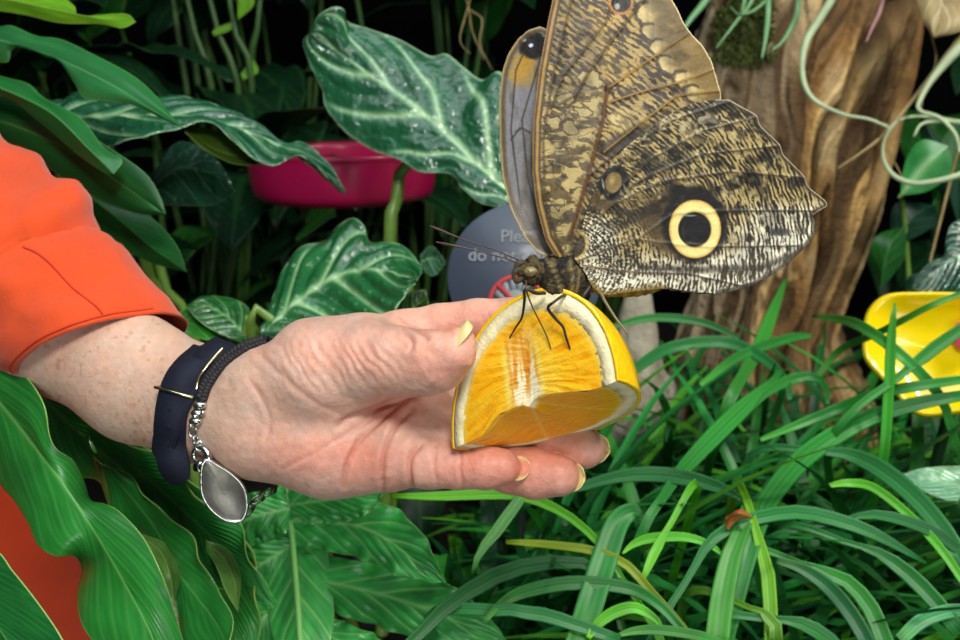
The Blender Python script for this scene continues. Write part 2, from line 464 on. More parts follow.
def paint_fore(u, v):
    # bars across the veins, which run up and to the right
    s = (u - 560) * .58 - (v - 240) * .82
    light = np.tile(np.array([184., 164, 108]), u.shape + (1,)).reshape(u.shape + (3,))
    light = mixc(light, (198, 172, 96), sstep(60, 10, v) * .5)
    darkc = np.tile(np.array([60., 49, 30]), u.shape + (1,)).reshape(u.shape + (3,))
    k = ripple(u, v, s, (u - 560) * .82 + (v - 240) * .58, 5.8, 121, .0, .55)
    c = darkc * (1 - k[..., None]) + light * k[..., None]
    d1, t1 = seg_dist(u, v, [(552, -10), (588, 30), (596, 60), (575, 85)])
    c = mixc(c, (70, 60, 38), .35 * np.exp(-(d1 / 14) ** 2))
    c = mixc(c, (214, 186, 106), .55 * np.exp(-(seg_dist(u, v, [(600, 20), (612, 70), (630, 75)])[0] / 12) ** 2) * (.5 + .5 * k))
    # central cell: pale blotches ringed with dark lines
    cell = sstep(6, -6, u - (604 - .20 * (v - 90))) * sstep(82, 96, v)
    uw = u + 5 * fbm(u / 9, v / 9, 215, 2); nb = fbm(uw / 9, v / 8, 211, 3)
    base = np.tile(np.array([192., 178, 130]), u.shape + (1,)).reshape(u.shape + (3,))
    base = mixc(base, (112, 98, 66), sstep(.02, .24, fbm(u / 14, v / 9, 231, 3)))
    base = mixc(base, (62, 54, 38), .9 * np.exp(-(nb / .07) ** 2))
    base = mixc(base, (84, 74, 50), .75 * sstep(.2, .4, fbm(u / 20, v / 6, 251, 2)))
    c = c * (1 - cell[..., None]) + base * cell[..., None]
    for (cx, cy, rx, ry, an) in [(563, 100, 10, 5.5, -.2), (592, 78, 13, 6.5, .3), (553, 124, 7, 8, 0), (571, 128, 8, 6, .4), (583, 112, 8, 5, 0)]:
        e = ellip(u, v, cx, cy, rx, ry, an) + .42 * n2(u / 6, v / 6, 77) + .15 * n2(u / 2.5, v / 2.5, 78)
        c = mixc(c, (58, 48, 32), .7 * (1 - sstep(1.02, 1.3, e))); c = mixc(c, (192, 180, 134), .9 * (1 - sstep(.8, 1.02, e)))
    # dark wedge and cream patch right of the brown streak
    c = mixc(c, (52, 44, 32), .8 * (1 - sstep(.5, 1.2, ellip(u, v, 622, 142, 30, 10, -.5))))
    e = ellip(u, v, 622, 120, 13, 14, .3)
    c = mixc(c, (208, 194, 142), (1 - sstep(.75, 1.05, e)) * (.55 + .45 * k))
    c = mixc(c, (186, 172, 126), .5 * (1 - sstep(.6, 1.1, ellip(u, v, 645, 112, 26, 12, -.4))) * k)
    # outer margin: tan field with a chain of pale scallops
    mline = [(618, -60), (637, -5), (646, 22), (648, 40), (657, 60), (672, 78), (684, 100), (690, 118)]
    d, t = seg_dist(u, v, mline)
    xs = np.interp(v, [q[1] for q in mline], [q[0] for q in mline])
    outside = sstep(-3, 4, u - xs)
    fld = np.tile(np.array([158., 138, 86]), u.shape + (1,)).reshape(u.shape + (3,))
    fld = mixc(fld, (116, 98, 58), sstep(-.1, .5, fbm(u / 14, v / 10, 301, 2)) * .55)
    fld = mixc(fld, (134, 114, 66), sstep(8, 22, u - xs) * .5)
    c = c * (1 - outside[..., None]) + fld * outside[..., None]
    for (cx, cy, rx, ry) in [(644, -6, 13, 12), (648, 14, 13, 11), (653, 33, 12, 8), (662, 50, 13, 9), (670, 66, 14, 8), (686, 81, 14, 9), (698, 96, 15, 8)]:
        e = ellip(u, v, cx, cy, rx, ry, .5) + .12 * n2(u / 4, v / 4, 91)
        c = mixc(c, (56, 44, 26), .85 * (1 - sstep(1.0, 1.3, e)) * (u < cx + 1)); c = mixc(c, (218, 204, 156), .98 * (1 - sstep(.75, 1.05, e)) * sstep(cx + rx * .95, cx - rx * .5, u))
    for q in FW_VEINS:
        d, t = seg_dist(u, v, q)
        c = mixc(c, (66, 50, 28), .6 * np.exp(-(d / 1.4) ** 2))
    for q in FW_VEINS[4:7]:
        d, t = seg_dist(u, v, q); c = mixc(c, (186, 152, 70), .8 * np.exp(-(d / 1.0) ** 2))
    d, t = seg_dist(u, v, FW_VEINS[1] + [(606, 80)])
    c = mixc(c, (104, 66, 24), .95 * np.exp(-(d / 1.9) ** 2))
    # small eye near the apex
    e = ellip(u, v, 621, 2, 13, 13.5, .2)
    c = mixc(c, (196, 138, 48), 1 - sstep(.9, 1.05, e)); c = mixc(c, (30, 22, 16), 1 - sstep(.7, .8, e))
    c = mixc(c, (190, 200, 206), 1 - sstep(.6, 1.1, ellip(u, v, 617, 6.5, 3.5, 4)))
    c = c * np.array([.92, .885, .80]) * (1 - .22 * sstep(-.1, .4, fbm(u / 20, v / 16, 901, 3)))[..., None]
    # front edge: two brown ridges with a pale groove
    de, te = seg_dist(u, v, [FW[i] for i in range(0, 12)])
    c = mixc(c, (120, 92, 40), .9 * sstep(9, 6, de)); c = mixc(c, (62, 46, 22), .9 * np.exp(-((de - 7.5) / 1.0) ** 2))
    c = mixc(c, (172, 140, 72), .9 * np.exp(-((de - 4.6) / 1.3) ** 2)); c = mixc(c, (74, 52, 22), .85 * np.exp(-((de - 2.2) / 1.0) ** 2)); c = mixc(c, (150, 118, 54), .8 * sstep(1.2, .3, de))
    dm, tm = seg_dist(u, v, FWp[36:66])
    c = mixc(c, (214, 200, 156), .85 * sstep(1.8, .6, dm) * (u > 660))
    return c

def paint_far(u, v):
    de, te = seg_dist(u, v, np.vstack([FFp, FFp[:1]]))
    c = np.tile(np.array([140., 138, 142]), u.shape + (1,)).reshape(u.shape + (3,))
    c = mixc(c, (96, 86, 70), sstep(.0, .5, fbm(u / 8, v / 30, 401, 3)) * .6)
    c = mixc(c, (84, 74, 62), sstep(150, 235, v) * .75)
    c = mixc(c, (196, 150, 48), .8 * (1 - sstep(.3, 1.2, ellip(u, v, 524, 66, 16, 26, .3) + .2 * n2(u / 6, v / 6, 8))))
    c = mixc(c, (150, 150, 156), .5 * (1 - sstep(.4, 1.1, ellip(u, v, 515, 150, 12, 70))))
    e = ellip(u, v, 534, 46, 16, 15, .5); c = mixc(c, (34, 28, 30), 1 - sstep(.75, 1.1, e + .12 * n2(u / 4, v / 4, 5)))
    for (x, y) in [(524, 40), (531, 45.5)]:
        c = mixc(c, (206, 216, 230), 1 - sstep(.7, 1.1, ellip(u, v, x, y, 2.8, 2.0, -.4)))
    c = mixc(c, (96, 80, 46), .85 * np.exp(-((de - 4) / 2.2) ** 2)); c = mixc(c, (182, 156, 96), .9 * sstep(2.4, 1, de))
    for q in [[(545, 250), (520, 200), (511, 130), (516, 70), (530, 40)], [(545, 240), (528, 180), (522, 120), (540, 60)], [(516, 132), (522, 128), (530, 133)], [(511, 140), (520, 128)]]:
        d, t = seg_dist(u, v, q); c = mixc(c, (58, 48, 40), .75 * np.exp(-(d / .9) ** 2))
    return c

def wing_mesh(name, poly, paint, depth, veins, mat, parent, step=.62, thick=.00022):
    lo = poly.min(0) - 1; hi = poly.max(0) + 1
    us = np.arange(lo[0], hi[0], step); vs = np.arange(lo[1], hi[1], step)
    U, V = np.meshgrid(us, vs, indexing='ij')
    ok = in_poly(U[:-1, :-1] + step / 2, V[:-1, :-1] + step / 2, poly)
    idx = np.arange(U.size).reshape(U.shape)
    q = np.stack([idx[:-1, :-1], idx[:-1, 1:], idx[1:, 1:], idx[1:, :-1]], -1)[ok]
    used = np.unique(q); remap = np.full(U.size, -1); remap[used] = np.arange(len(used))
    u = U.ravel()[used]; v = V.ravel()[used]
    col = lin(255 * np.clip((paint(u, v) + 7 * n2(u / 1.4, v / 1.4, 999)[:, None]) / 255, 0, 1) ** 1.13)
    d = depth(u, v)
    for k in veins:
        dd, _ = seg_dist(u, v, k); d = d - .00035 * np.exp(-(dd / 2.0) ** 2)
    d = d + .00025 * fbm(u / 14, v / 14, 61, 2)
    o = obj(name, make_mesh(name, P(u, v, d), remap[q], col), mat, parent)
    return thicken(o, thick, 1.0 if False else 0.0)

wing_mat = material('wing_scales', vcol=True, rough=.5, spec=.35, bump=(900, .25, .0006), trans=.06)
wing_far_mat = material('wing_upper_scales', vcol=True, rough=.42, spec=.5, bump=(900, .2, .0006), trans=.06)
bf = thing('owl_butterfly', 'large owl butterfly with yellow-ringed eyespots feeding on the orange piece', 'butterfly', P(570, 300, D_B))
body_d = D_B + .004
wing_mesh('hindwing', HWp, paint_hind, lambda u, v: D_B - .0035 - .004 * ((u - 575) / 250) + .0035 * np.sin((u - 575) / 80) * (v - 262) / 120 + .002 * np.sin((v - 160) / 30) * sstep(640, 800, u), HW_VEINS, wing_mat, bf)
wing_mesh('forewing', FWp, paint_fore, lambda u, v: D_B - .0012 + .004 * ((262 - v) / 260) ** 2 + .0015 * np.sin((u - 540) / 28), FW_VEINS, wing_mat, bf)
wing_mesh('forewing', FFp, paint_far, lambda u, v: D_B + .009 + .010 * ((560 - u) / 60) * sstep(258, 150, v) - .004 * sstep(230, 258, v), [], wing_far_mat, bf, .8)
HWf = HWp + np.array([-3.0, 2.0]) ; HWf = (HWf - [575, 262]) * .96 + [576, 262]
wing_mesh('hindwing', HWf, lambda u, v: np.tile(np.array([96., 82, 58]), (len(u), 1)), lambda u, v: D_B + .0115 + .002 * ((u - 575) / 250), [], wing_mat, bf, 1.6)

# body
fur = material('body_fur', vcol=True, rough=.75, spec=.25, bump=[(500, .8, .003), (1500, .5, .001)])
def lump(name, stations, colfn, parent, seg=40, n=40):
    """loft of ellipses: stations (u, v, d, r_across, r_deep) in pixels at the body's distance"""
    st = spline(np.array(stations, float), n)
    p = cs(st[:, 0], st[:, 1], st[:, 2]); k = st[:, 2] / F_PX
    t = unit(np.gradient(p, axis=0)); up = unit(np.cross(t, [0, 0, 1.0])); zz = np.cross(up, t)
    an = np.linspace(0, 2 * np.pi, seg, endpoint=False)
    g = p[:, None] + (st[:, 3] * k)[:, None, None] * np.cos(an)[None, :, None] * up[:, None] + (st[:, 4] * k)[:, None, None] * np.sin(an)[None, :, None] * zz[:, None]
    uu, vv, _ = project(c2w(g))
    g = g + .0005 * n2(uu / 2.2 + vv / 5, vv / 2.2, 17)[..., None] * unit(g - p[:, None])
    c = lin(np.clip(colfn(uu, vv), 0, 255))
    mb = MB(); mb.grid(c2w(g), c.reshape(-1, 3), close_v=True)
    return mb.build(name, fur, parent, cols=True)
def thorax_col(u, v):
    c = np.tile(np.array([50., 42, 30]), u.shape + (1,)).reshape(u.shape + (3,))
    c = mixc(c, (112, 98, 62), sstep(.05, .4, n2(u / 4 - v / 11, v / 9, 5)) * .9)
    c = mixc(c, (24, 22, 26), sstep(.1, .5, n2(u / 7, v / 9, 15)) * .8)
    for q in [[(570, 262), (573, 275), (571, 296)], [(545, 256), (556, 275), (563, 296)], [(580, 268), (578, 285), (574, 298)]]:
        d, _ = seg_dist(u, v, q); c = mixc(c, (150, 132, 84), .8 * np.exp(-(d / 1.6) ** 2))
    return c
def head_col(u, v):
    c = np.tile(np.array([82., 70, 44]), u.shape + (1,)).reshape(u.shape + (3,))
    return mixc(c, (34, 28, 20), sstep(0, .4, n2(u / 3, v / 3, 25)))
lump('thorax', [(538, 262, body_d, 2, 2), (542, 265, body_d, 11, 8), (553, 272, body_d, 22, 15), (567, 278, body_d, 26, 18), (580, 281, body_d, 23, 15), (590, 280, body_d, 14, 11), (596, 281, body_d, 3, 3)], thorax_col, bf)
lump('abdomen', [(588, 280, body_d + .001, 10, 9), (610, 284, body_d + .001, 13, 11), (640, 284, body_d + .001, 12, 10), (665, 280, body_d + .001, 8, 7), (680, 277, body_d + .001, 2, 2)], lambda u, v: np.tile(np.array([132., 106, 40]), u.shape + (1,)).reshape(u.shape + (3,)) + 20 * np.sin(u / 2.2)[..., None], bf)
head = lump('head', [(516, 268, body_d, 2, 2), (519, 269, body_d, 7, 6), (527, 271, body_d, 14, 10), (537, 270, body_d, 15, 11), (545, 268, body_d, 9, 9)], head_col, bf)
em = material('eye_bands', (120, 108, 66), .3, coat=.6)
nt = em.node_tree; wv = nt.nodes.new('ShaderNodeTexWave'); wv.wave_type = 'RINGS'; wv.rings_direction = 'Z'; wv.inputs['Scale'].default_value = 420; wv.inputs['Distortion'].default_value = 1.2
cr = nt.nodes.new('ShaderNodeValToRGB'); cr.color_ramp.elements[0].color = L4((48, 40, 20)); cr.color_ramp.elements[1].color = L4((176, 160, 104))
tcn = nt.nodes.new('ShaderNodeTexCoord'); nt.links.new(tcn.outputs['Generated'], wv.inputs['Vector']); wv.inputs['Scale'].default_value = 5
nt.links.new(wv.outputs['Fac'], cr.inputs[0]); nt.links.new(cr.outputs[0], nt.nodes['Principled BSDF'].inputs['Base Color'])
mb = MB(); mb.ball(P(530.5, 271.5, body_d - .0042), (.0031, .0022, .0036), 20, axes=ROT.T); mb.build('eye', em, head)
pm = material('palp_hair', (74, 62, 38), .8, mottle=(600, .4))
for q in [[(522, 268), (515, 272), (513, 280)], [(524, 277), (517, 281), (513, 279)], [(526, 262), (518, 264), (514, 272)]]:
    mb = MB(); mb.tube(P(*np.c_[np.array(q, float), [body_d - .002] * 3].T), [.0011, .0014, .0004], 8, 12); mb.build('palp', pm, head)
am = material('antenna_shell', (60, 36, 22), .4)
for q, dd in (([(524, 263), (500, 252), (465, 240), (438, 229), (429, 225.5)], 0.0), ([(522, 264), (500, 257), (470, 249), (446, 244), (436, 242)], .006)):
    n = len(q); mb = MB()
    mb.tube(P(*np.c_[np.array(q, float), np.linspace(body_d, body_d - .004 + dd, n)].T), [.00034, .00032, .00034, .00055, .0003], 7, 30); mb.build('antenna', am, bf)
lm = material('leg_shell', (34, 26, 20), .45); lm2 = material('leg_shell_tan', (118, 100, 66), .5)
def leg(q, r, mt, name='leg'):
    q = np.array(q, float)
    mb = MB(); mb.tube(P(*q.T), r, 8, 28); return mb.build(name, mt, bf)
# ------------------------------------------------------------------ piece of orange
oR, oL, oT, oK = cs(619, 380, .384), cs(452, 449, .424), cs(520, 295, .401), cs(598, 430, .443)
oO = (oR + oL) / 2
E2 = (oR - oL) / 2; E1 = oT - oO; E3 = oK - oO
oN = unit(np.cross(E2, E1)); oN = oN if oN[2] > 0 else -oN
def face_depth(u, v, off=0.0):
    r = cs(u, v, np.ones(np.shape(u)))
    t = ((oO + oN * off) @ oN) / (r @ oN)
    return t
def opt(x, y, z): return oO + x[..., None] * E2 + y[..., None] * E1 + z[..., None] * E3
orange = thing('orange_piece', 'quarter of a juicy orange held in the fingertips under the butterfly', 'fruit', c2w(oO))
A_, B_ = np.meshgrid(np.linspace(0, np.pi, 90), np.linspace(0, np.pi / 2, 50), indexing='ij')
def dome(r, a=A_, b=B_):
    # slightly blunt quarter ball
    x = np.cos(a); s = np.sin(a)
    x = np.sign(x) * np.abs(x) ** .95
    return r * x, r * s ** .97 * np.cos(b), r * s ** .97 * np.sin(b)
def oshell(r1, r0, name, mat, rimjit=0.0):
    o = opt(*dome(r1)); i = opt(*dome(r0))
    j = rimjit * n2(A_ * 9, B_ * 3, 4)[..., None] * (oO - i)
    g = np.concatenate([o, (i + j)[:, ::-1]], 1)
    mb = MB(); mb.grid(c2w(g), close_v=True)
    return mb.build(name, mat, orange, outward=True)
peel = material('orange_peel', (255, 200, 4), .38, bump=[(420, .45, .0012)], mottle=(120, .9), sss=.08, sss_rad=(1, .7, .1), coat=.25)
pith = material('orange_pith', (244, 230, 184), .6, bump=(700, .5, .001), mottle=(260, .86), sss=.1)
oshell(1.0, .962, 'peel', peel)
oshell(.966, .825, 'pith', pith, .02)
def flesh_col(x, y, lower):
    c = np.tile(np.array([255., 188, 24]), x.shape + (1,)).reshape(x.shape + (3,))
    r = np.hypot(x, y)
    if not lower:
        ang = (y - .32) / (np.abs(x) * .75 + .55)
        st = fbm(ang * 24 + 40 * np.sign(x), x * 3.6, 5, 3)
        c = mixc(c, (255, 200, 44), sstep(0, .5, st) * .6); c = mixc(c, (244, 152, 4), sstep(.05, .5, -st) * .6)
        xc = -.03 - .06 * y; hw = .21 - .05 * y
        dx = (x - xc) / hw
        band = (1 - sstep(.85, 1.1, np.abs(dx))) * sstep(-.05, .0, y) * (1 - sstep(.64, .78, y + .05 * n2(x * 20, y * 3, 6)))
        bc = np.tile(np.array([238., 176, 74]), x.shape + (1,)).reshape(x.shape + (3,))
        sk = fbm(x * 26, y * 4, 15, 2)
        bc = mixc(bc, (250, 240, 206), sstep(.05, .35, sk) * .9); bc = mixc(bc, (214, 132, 40), sstep(.05, .4, -sk) * .7)
        bc = mixc(bc, (252, 246, 214), (1 - sstep(.04, .26, y)) * sstep(-.6, -.1, dx) * .85)
        bc = mixc(bc, (240, 160, 20), sstep(.3, .65, y) * .6)
        c = c * (1 - band[..., None]) + bc * band[..., None]
        edge = np.exp(-((np.abs(dx) - 1.0) / .22) ** 2) * sstep(-.02, .05, y) * (1 - sstep(.55, .75, y))
        c = mixc(c, (252, 226, 110), edge * .8)
        c = mixc(c, (252, 214, 80), .5 * np.exp(-((dx - 1.6) / .5) ** 2) * (y < .7))
    else:
        ang = np.arctan2(y, x)
        st = fbm(ang * 12, r * 2, 25, 2)
        c = np.tile(np.array([255., 174, 12]), x.shape + (1,)).reshape(x.shape + (3,))
        c = mixc(c, (250, 178, 30), sstep(.0, .5, st) * .6)
        for a0 in (.06, .95, 2.1, 3.08):
            c = mixc(c, (252, 206, 96), .8 * np.exp(-((ang - a0) * r / .018) ** 2))
        c = mixc(c, (252, 240, 200), 1 - sstep(.03, .1, r))
    c = mixc(c, (252, 214, 96), sstep(.77, .84, r) * .8)
    return c
flesh_m = material('orange_flesh', vcol=True, rough=.14, spec=.5, sss=.12, sss_scale=.012, sss_rad=(1.0, .75, .12), coat=.22, bump=[(300, .35, .0015), (1300, .4, .0008)])
mb = MB()
for lower in (False, True):
    R_, T_ = np.meshgrid(np.linspace(0, 1, 130), np.linspace(0, np.pi, 240), indexing='ij')
    x, yy, _ = dome(.84, T_, 0 * T_); x, yy = x * R_, yy * R_
    ang = (yy - .32) / (np.abs(x) * .75 + .55)
    h = .012 * fbm(ang * 24 + 40 * np.sign(x), x * 3.6, 5, 3) - .03 * np.exp(-((x + .03) / .12) ** 2) * (1 - sstep(.5, .75, yy)) * (0 if lower else 1)
    h = h * (1 - R_ ** 6)
    y0 = (.125 * sstep(-.66, -.34, x) - .035 * np.exp(-((x + .02) / .05) ** 2)) * (1 - sstep(.1, .84, x))      # the cross cut bites into the long cut
    g = opt(x, y0 * (1 - yy / .85) ** 1.5 - h, yy) if lower else opt(x, yy + y0 * (1 - np.clip(yy / .5, 0, 1)), -h)
    cc = lin(np.clip(flesh_col(x / 1, yy, lower), 0, 255))
    if lower: g, cc = g[:, ::-1], cc[:, ::-1]
    mb.grid(c2w(g), cc)
mb.grid(c2w(opt(*dome(.838))), (240, 160, 20))
mb.build('flesh', flesh_m, orange, cols=True)

# legs and tongue rest on the fruit
def ft(u, v, off=.0004): return (u, v, float(face_depth(u, v, off)))
bd = body_d - .003
leg([(545, 293, bd - .003), (536, 293, bd - .006), (525, 289, bd - .008), ft(524.5, 300, .009), ft(522, 317, .006), ft(516, 327, .003), ft(509.5, 338)], [.0008, .0009, .0007, .0006, .0005, .00045, .0003], lm)
leg([(570, 296, bd), (563, 296, bd - .005), ft(554, 302, .010), ft(548, 308, .009), ft(555, 318, .006), ft(563, 327, .004), ft(566, 337, .003), ft(570, 349)], [.0007, .0007, .0006, .0007, .0007, .0006, .0005, .0004], lm)
leg([(586, 284, bd), (593, 283, bd - .004), (600, 292, bd - .004), (606, 303, .386), (617, 320, .383), (628, 334, .380)], [.0008, .0008, .0007, .0006, .0005, .0003], lm2)
leg([(578, 298, bd - .004), (585, 294, bd - .005), (591, 284, bd - .003)], [.001, .0011, .0009], lm, 'leg')
leg([(526, 281, bd), (527, 292, bd - .006), ft(532, 306, .006), ft(540, 322, .004), ft(547, 337, .002), ft(551, 349)], [.0004, .0004, .00035, .00035, .0003, .00028], material('tongue', (92, 62, 34), .5), 'proboscis')
# ------------------------------------------------------------------ person: arm and hand
HS = .0009
lo = cs(-70, 330, .50).copy(); 
GX = np.arange(-.30, .062, HS, dtype=np.float32); GY = np.arange(-.100, .062, HS, dtype=np.float32); GZ = np.arange(-.58, -.388, HS, dtype=np.float32)
Fd = np.full((len(GX), len(GY), len(GZ)), .05, np.float32)
def _box(a, b, pad):
    s = []
    for g, i in ((GX, 0), (GY, 1), (GZ, 2)):
        s.append(slice(max(0, int(np.searchsorted(g, min(a[i], b[i]) - pad))), min(len(g), int(np.searchsorted(g, max(a[i], b[i]) + pad)))))
    return tuple(s)
def cone(p, q, k=4.0, flat=1.0):
    """round cone between two joints (u, v, d, radius in px), blended into the hand with blend width k mm"""
    a, b = cs(*p[:3]), cs(*q[:3]); ra, rb = p[3] * p[2] / F_PX, q[3] * q[2] / F_PX
    k = k / 1000.
    sl = _box(a, b, max(ra, rb) + k + .012)
    X = GX[sl[0]][:, None, None]; Y = GY[sl[1]][None, :, None]; Z = GZ[sl[2]][None, None, :]
    if X.size * Y.size * Z.size == 0: return
    e = b - a; e2 = np.array([e[0], e[1], e[2] / flat]); L2 = e2 @ e2
    dx, dy, dz = X - a[0], Y - a[1], (Z - a[2]) / flat
    t = np.clip((dx * e2[0] + dy * e2[1] + dz * e2[2]) / L2, 0, 1)
    d = np.sqrt((dx - t * e2[0]) ** 2 + (dy - t * e2[1]) ** 2 + (dz - t * e2[2]) ** 2) - (ra + (rb - ra) * t)
    d = (d * (flat if flat < 1 else 1)).astype(np.float32)
    s = Fd[sl]
    if k > 0:
        h = np.clip(.5 + .5 * (s - d) / k, 0, 1)
        Fd[sl] = s * (1 - h) + d * h - k * h * (1 - h)
    else:
        Fd[sl] = np.minimum(s, d)
def chain(pts, k=4.0, flat=1.0):
    for a, b in zip(pts[:-1], pts[1:]): cone(a, b, k, flat)

chain([(-90, 215, .535, 74), (60, 325, .508, 65), (140, 381, .493, 57.5), (200, 404, .480, 53), (255, 412, .468, 58)], 10, .78)
# palm: plate, little-finger edge, thumb pad
chain([(255, 412, .470, 56), (330, 425, .464, 52), (395, 425, .462, 44)], 10, .62)
chain([(262, 428, .460, 48), (330, 447, .454, 46), (388, 452, .452, 40)], 9, .8)
chain([(270, 388, .457, 42), (325, 372, .446, 46), (372, 362, .436, 40)], 9, .9)
chain([(310, 352, .456, 34), (365, 346, .448, 30), (398, 340, .455, 25)], 7)
chain([(350, 390, .462, 36), (405, 345, .462, 28)], 8)
TH = [(374, 362, .434, 39), (398, 362, .426, 34), (424, 363, .418, 31), (440, 360, .412, 28.5), (456, 350, .406, 19), (463, 338, .404, 10.5)]
chain(TH, 5)
INDEX = [(400, 342, .464, 31), (440, 330, .462, 26), (478, 324, .460, 25), (512, 322, .456, 24), (545, 335, .449, 20)]
MIDDLE = [(405, 388, .464, 33), (460, 402, .467, 27), (515, 425, .464, 25), (552, 441, .453, 25), (584, 448, .444, 21)]
RING = [(400, 425, .456, 32), (455, 447, .452, 26.5), (510, 468, .446, 25), (536, 474, .440, 25), (559, 476, .434, 20.5)]
PINKY = [(392, 452, .449, 32), (428, 464, .442, 24.5), (458, 466, .438, 22.5), (486, 467, .433, 22), (502, 467, .430, 18.5)]
for fg in (INDEX, MIDDLE, RING, PINKY):
    n0 = fg[0]; cone(fg[0], fg[1], 6)
    chain(fg[1:], 2.2)
# pads of the finger bases
for b in [(392, 440, .446, 26), (410, 418, .452, 24), (425, 395, .458, 22)]:
    cone(b, (b[0] + 2, b[1], b[2], b[3]), 5)

def surface_nets(F, ox, oy, oz, h):
    S = F < 0
    nx, ny, nz = F.shape
    cnt = np.zeros((nx - 1, ny - 1, nz - 1), np.int8)
    corners = [(i, j, k) for i in (0, 1) for j in (0, 1) for k in (0, 1)]
    for (i, j, k) in corners:
        cnt += S[i:nx - 1 + i, j:ny - 1 + j, k:nz - 1 + k]
    act = (cnt > 0) & (cnt < 8)
    I, J, K = np.nonzero(act)
    n = len(I); pos = np.zeros((n, 3)); num = np.zeros(n)
    val = {c: F[I + c[0], J + c[1], K + c[2]].astype(float) for c in corners}
    for a in corners:
        for ax in range(3):
            if a[ax] == 0:
                b = list(a); b[ax] = 1; b = tuple(b)
                va, vb = val[a], val[b]
                m = (va < 0) != (vb < 0)
                t = np.where(m, va / np.where(m, va - vb, 1), 0)
                p = np.array(a, float)[None] + 0; p = np.repeat(p, n, 0); p[:, ax] = t
                pos += p * m[:, None]; num += m
    pos = pos / num[:, None] + np.stack([I, J, K], 1)
    idx = np.full(act.shape, -1, np.int64); idx[I, J, K] = np.arange(n)
    quads = []
    for ax in range(3):
        s0 = [slice(None)] * 3; s1 = [slice(None)] * 3
        s0[ax] = slice(0, -1); s1[ax] = slice(1, None)
        A = S[tuple(s0)]; Bm = S[tuple(s1)]
        for flip, mm in ((False, A & ~Bm), (True, ~A & Bm)):
            e = np.stack(np.nonzero(mm), 1)
            o1, o2 = [(1, 2), (2, 0), (0, 1)][ax]
            ok = (e[:, o1] > 0) & (e[:, o2] > 0) & (e[:, o1] < F.shape[o1] - 1) & (e[:, o2] < F.shape[o2] - 1)
            e = e[ok]
            def at(a, b):
                q = e.copy(); q[:, o1] -= a; q[:, o2] -= b
                return idx[q[:, 0], q[:, 1], q[:, 2]]
            q = np.stack([at(1, 1), at(0, 1), at(0, 0), at(1, 0)], 1)
            quads.append(q[:, ::-1] if flip else q)
    q = np.vstack(quads); q = q[(q >= 0).all(1)]
    return np.array([ox, oy, oz]) + pos * h, q

def sample_F(p):
    q = (np.asarray(p, float) - np.array([GX[0], GY[0], GZ[0]])) / HS
    i = np.clip(np.floor(q).astype(int), 0, np.array(Fd.shape) - 2); f = q - i
    r = 0
    for a in (0, 1):
        for b in (0, 1):
            for c in (0, 1):
                w = (f[..., 0] if a else 1 - f[..., 0]) * (f[..., 1] if b else 1 - f[..., 1]) * (f[..., 2] if c else 1 - f[..., 2])
                r = r + w * Fd[i[..., 0] + a, i[..., 1] + b, i[..., 2] + c]
    return r
def front_depth(u, v, d0=.395, d1=.55):
    """distance at which the line of sight (u, v) meets the hand"""
    ds = np.arange(d0, d1, .0007)
    f = sample_F(cs(np.full(ds.shape, u), np.full(ds.shape, v), ds))
    k = np.nonzero(f < 0)[0]
    return float(ds[k[0]]) if len(k) else None

hv, hf = surface_nets(Fd, GX[0], GY[0], GZ[0], HS)
# light smoothing
for it in range(3):
    acc = np.zeros_like(hv); ct = np.zeros(len(hv))
    for a in range(4):
        b = (a + 1) % 4
        np.add.at(acc, hf[:, a], hv[hf[:, b]]); np.add.at(ct, hf[:, a], 1)
        np.add.at(acc, hf[:, b], hv[hf[:, a]]); np.add.at(ct, hf[:, b], 1)
    hv = hv * .4 + .6 * acc / np.maximum(ct, 1)[:, None]
def vnormals(v, f):
    n = np.cross(v[f[:, 2]] - v[f[:, 0]], v[f[:, 3]] - v[f[:, 1]])
    o = np.zeros_like(v)
    for k in range(4): np.add.at(o, f[:, k], n)
    return unit(o)
hn = vnormals(hv, hf)
hu, hvv, hd = project(c2w(hv))
facing = sstep(-.1, .35, np.sum(hn * unit(-hv), 1))
CREASE = [([(338, 425), (352, 416), (378, 408), (402, 400), (420, 396)], 1.9, 2.6), ([(344, 486), (348, 462), (362, 438), (384, 418), (404, 402)], 1.5, 2.2),
          ([(384, 494), (382, 470), (386, 446), (398, 424), (414, 408)], 1.5, 2.2), ([(412, 492), (409, 470), (412, 455), (422, 445)], 1.7, 2.2),
          ([(283, 468), (310, 455), (334, 441), (362, 425), (384, 415)], .45, 2.0), 
          ([(250, 380), (262, 400), (270, 420), (268, 440)], .6, 2.6), ([(252, 345), (285, 378), (318, 404), (345, 414)], .5, 3.0),
          ([(436, 448), (434, 465), (438, 486)], .6, 1.6), ([(462, 446), (460, 466), (463, 488)], .5, 1.6),
          ([(404, 330), (412, 342), (410, 352)], .7, 2.2), ([(400, 318), (420, 332), (428, 340)], .9, 2.2), ([(430, 392), (436, 380), (436, 366)], .3, 2)]
disp = np.zeros(len(hv))
for pts, amp, wd in CREASE:
    d, t = seg_dist(hu, hvv, spline(np.array(pts, float), 30))
    disp -= amp * .001 * np.exp(-(d / wd) ** 2) * facing * np.minimum(1, 6 * np.minimum(t, 1 - t) + .15)
    disp += amp * .00025 * np.exp(-((d - 2.6 * wd) / (1.6 * wd)) ** 2) * facing
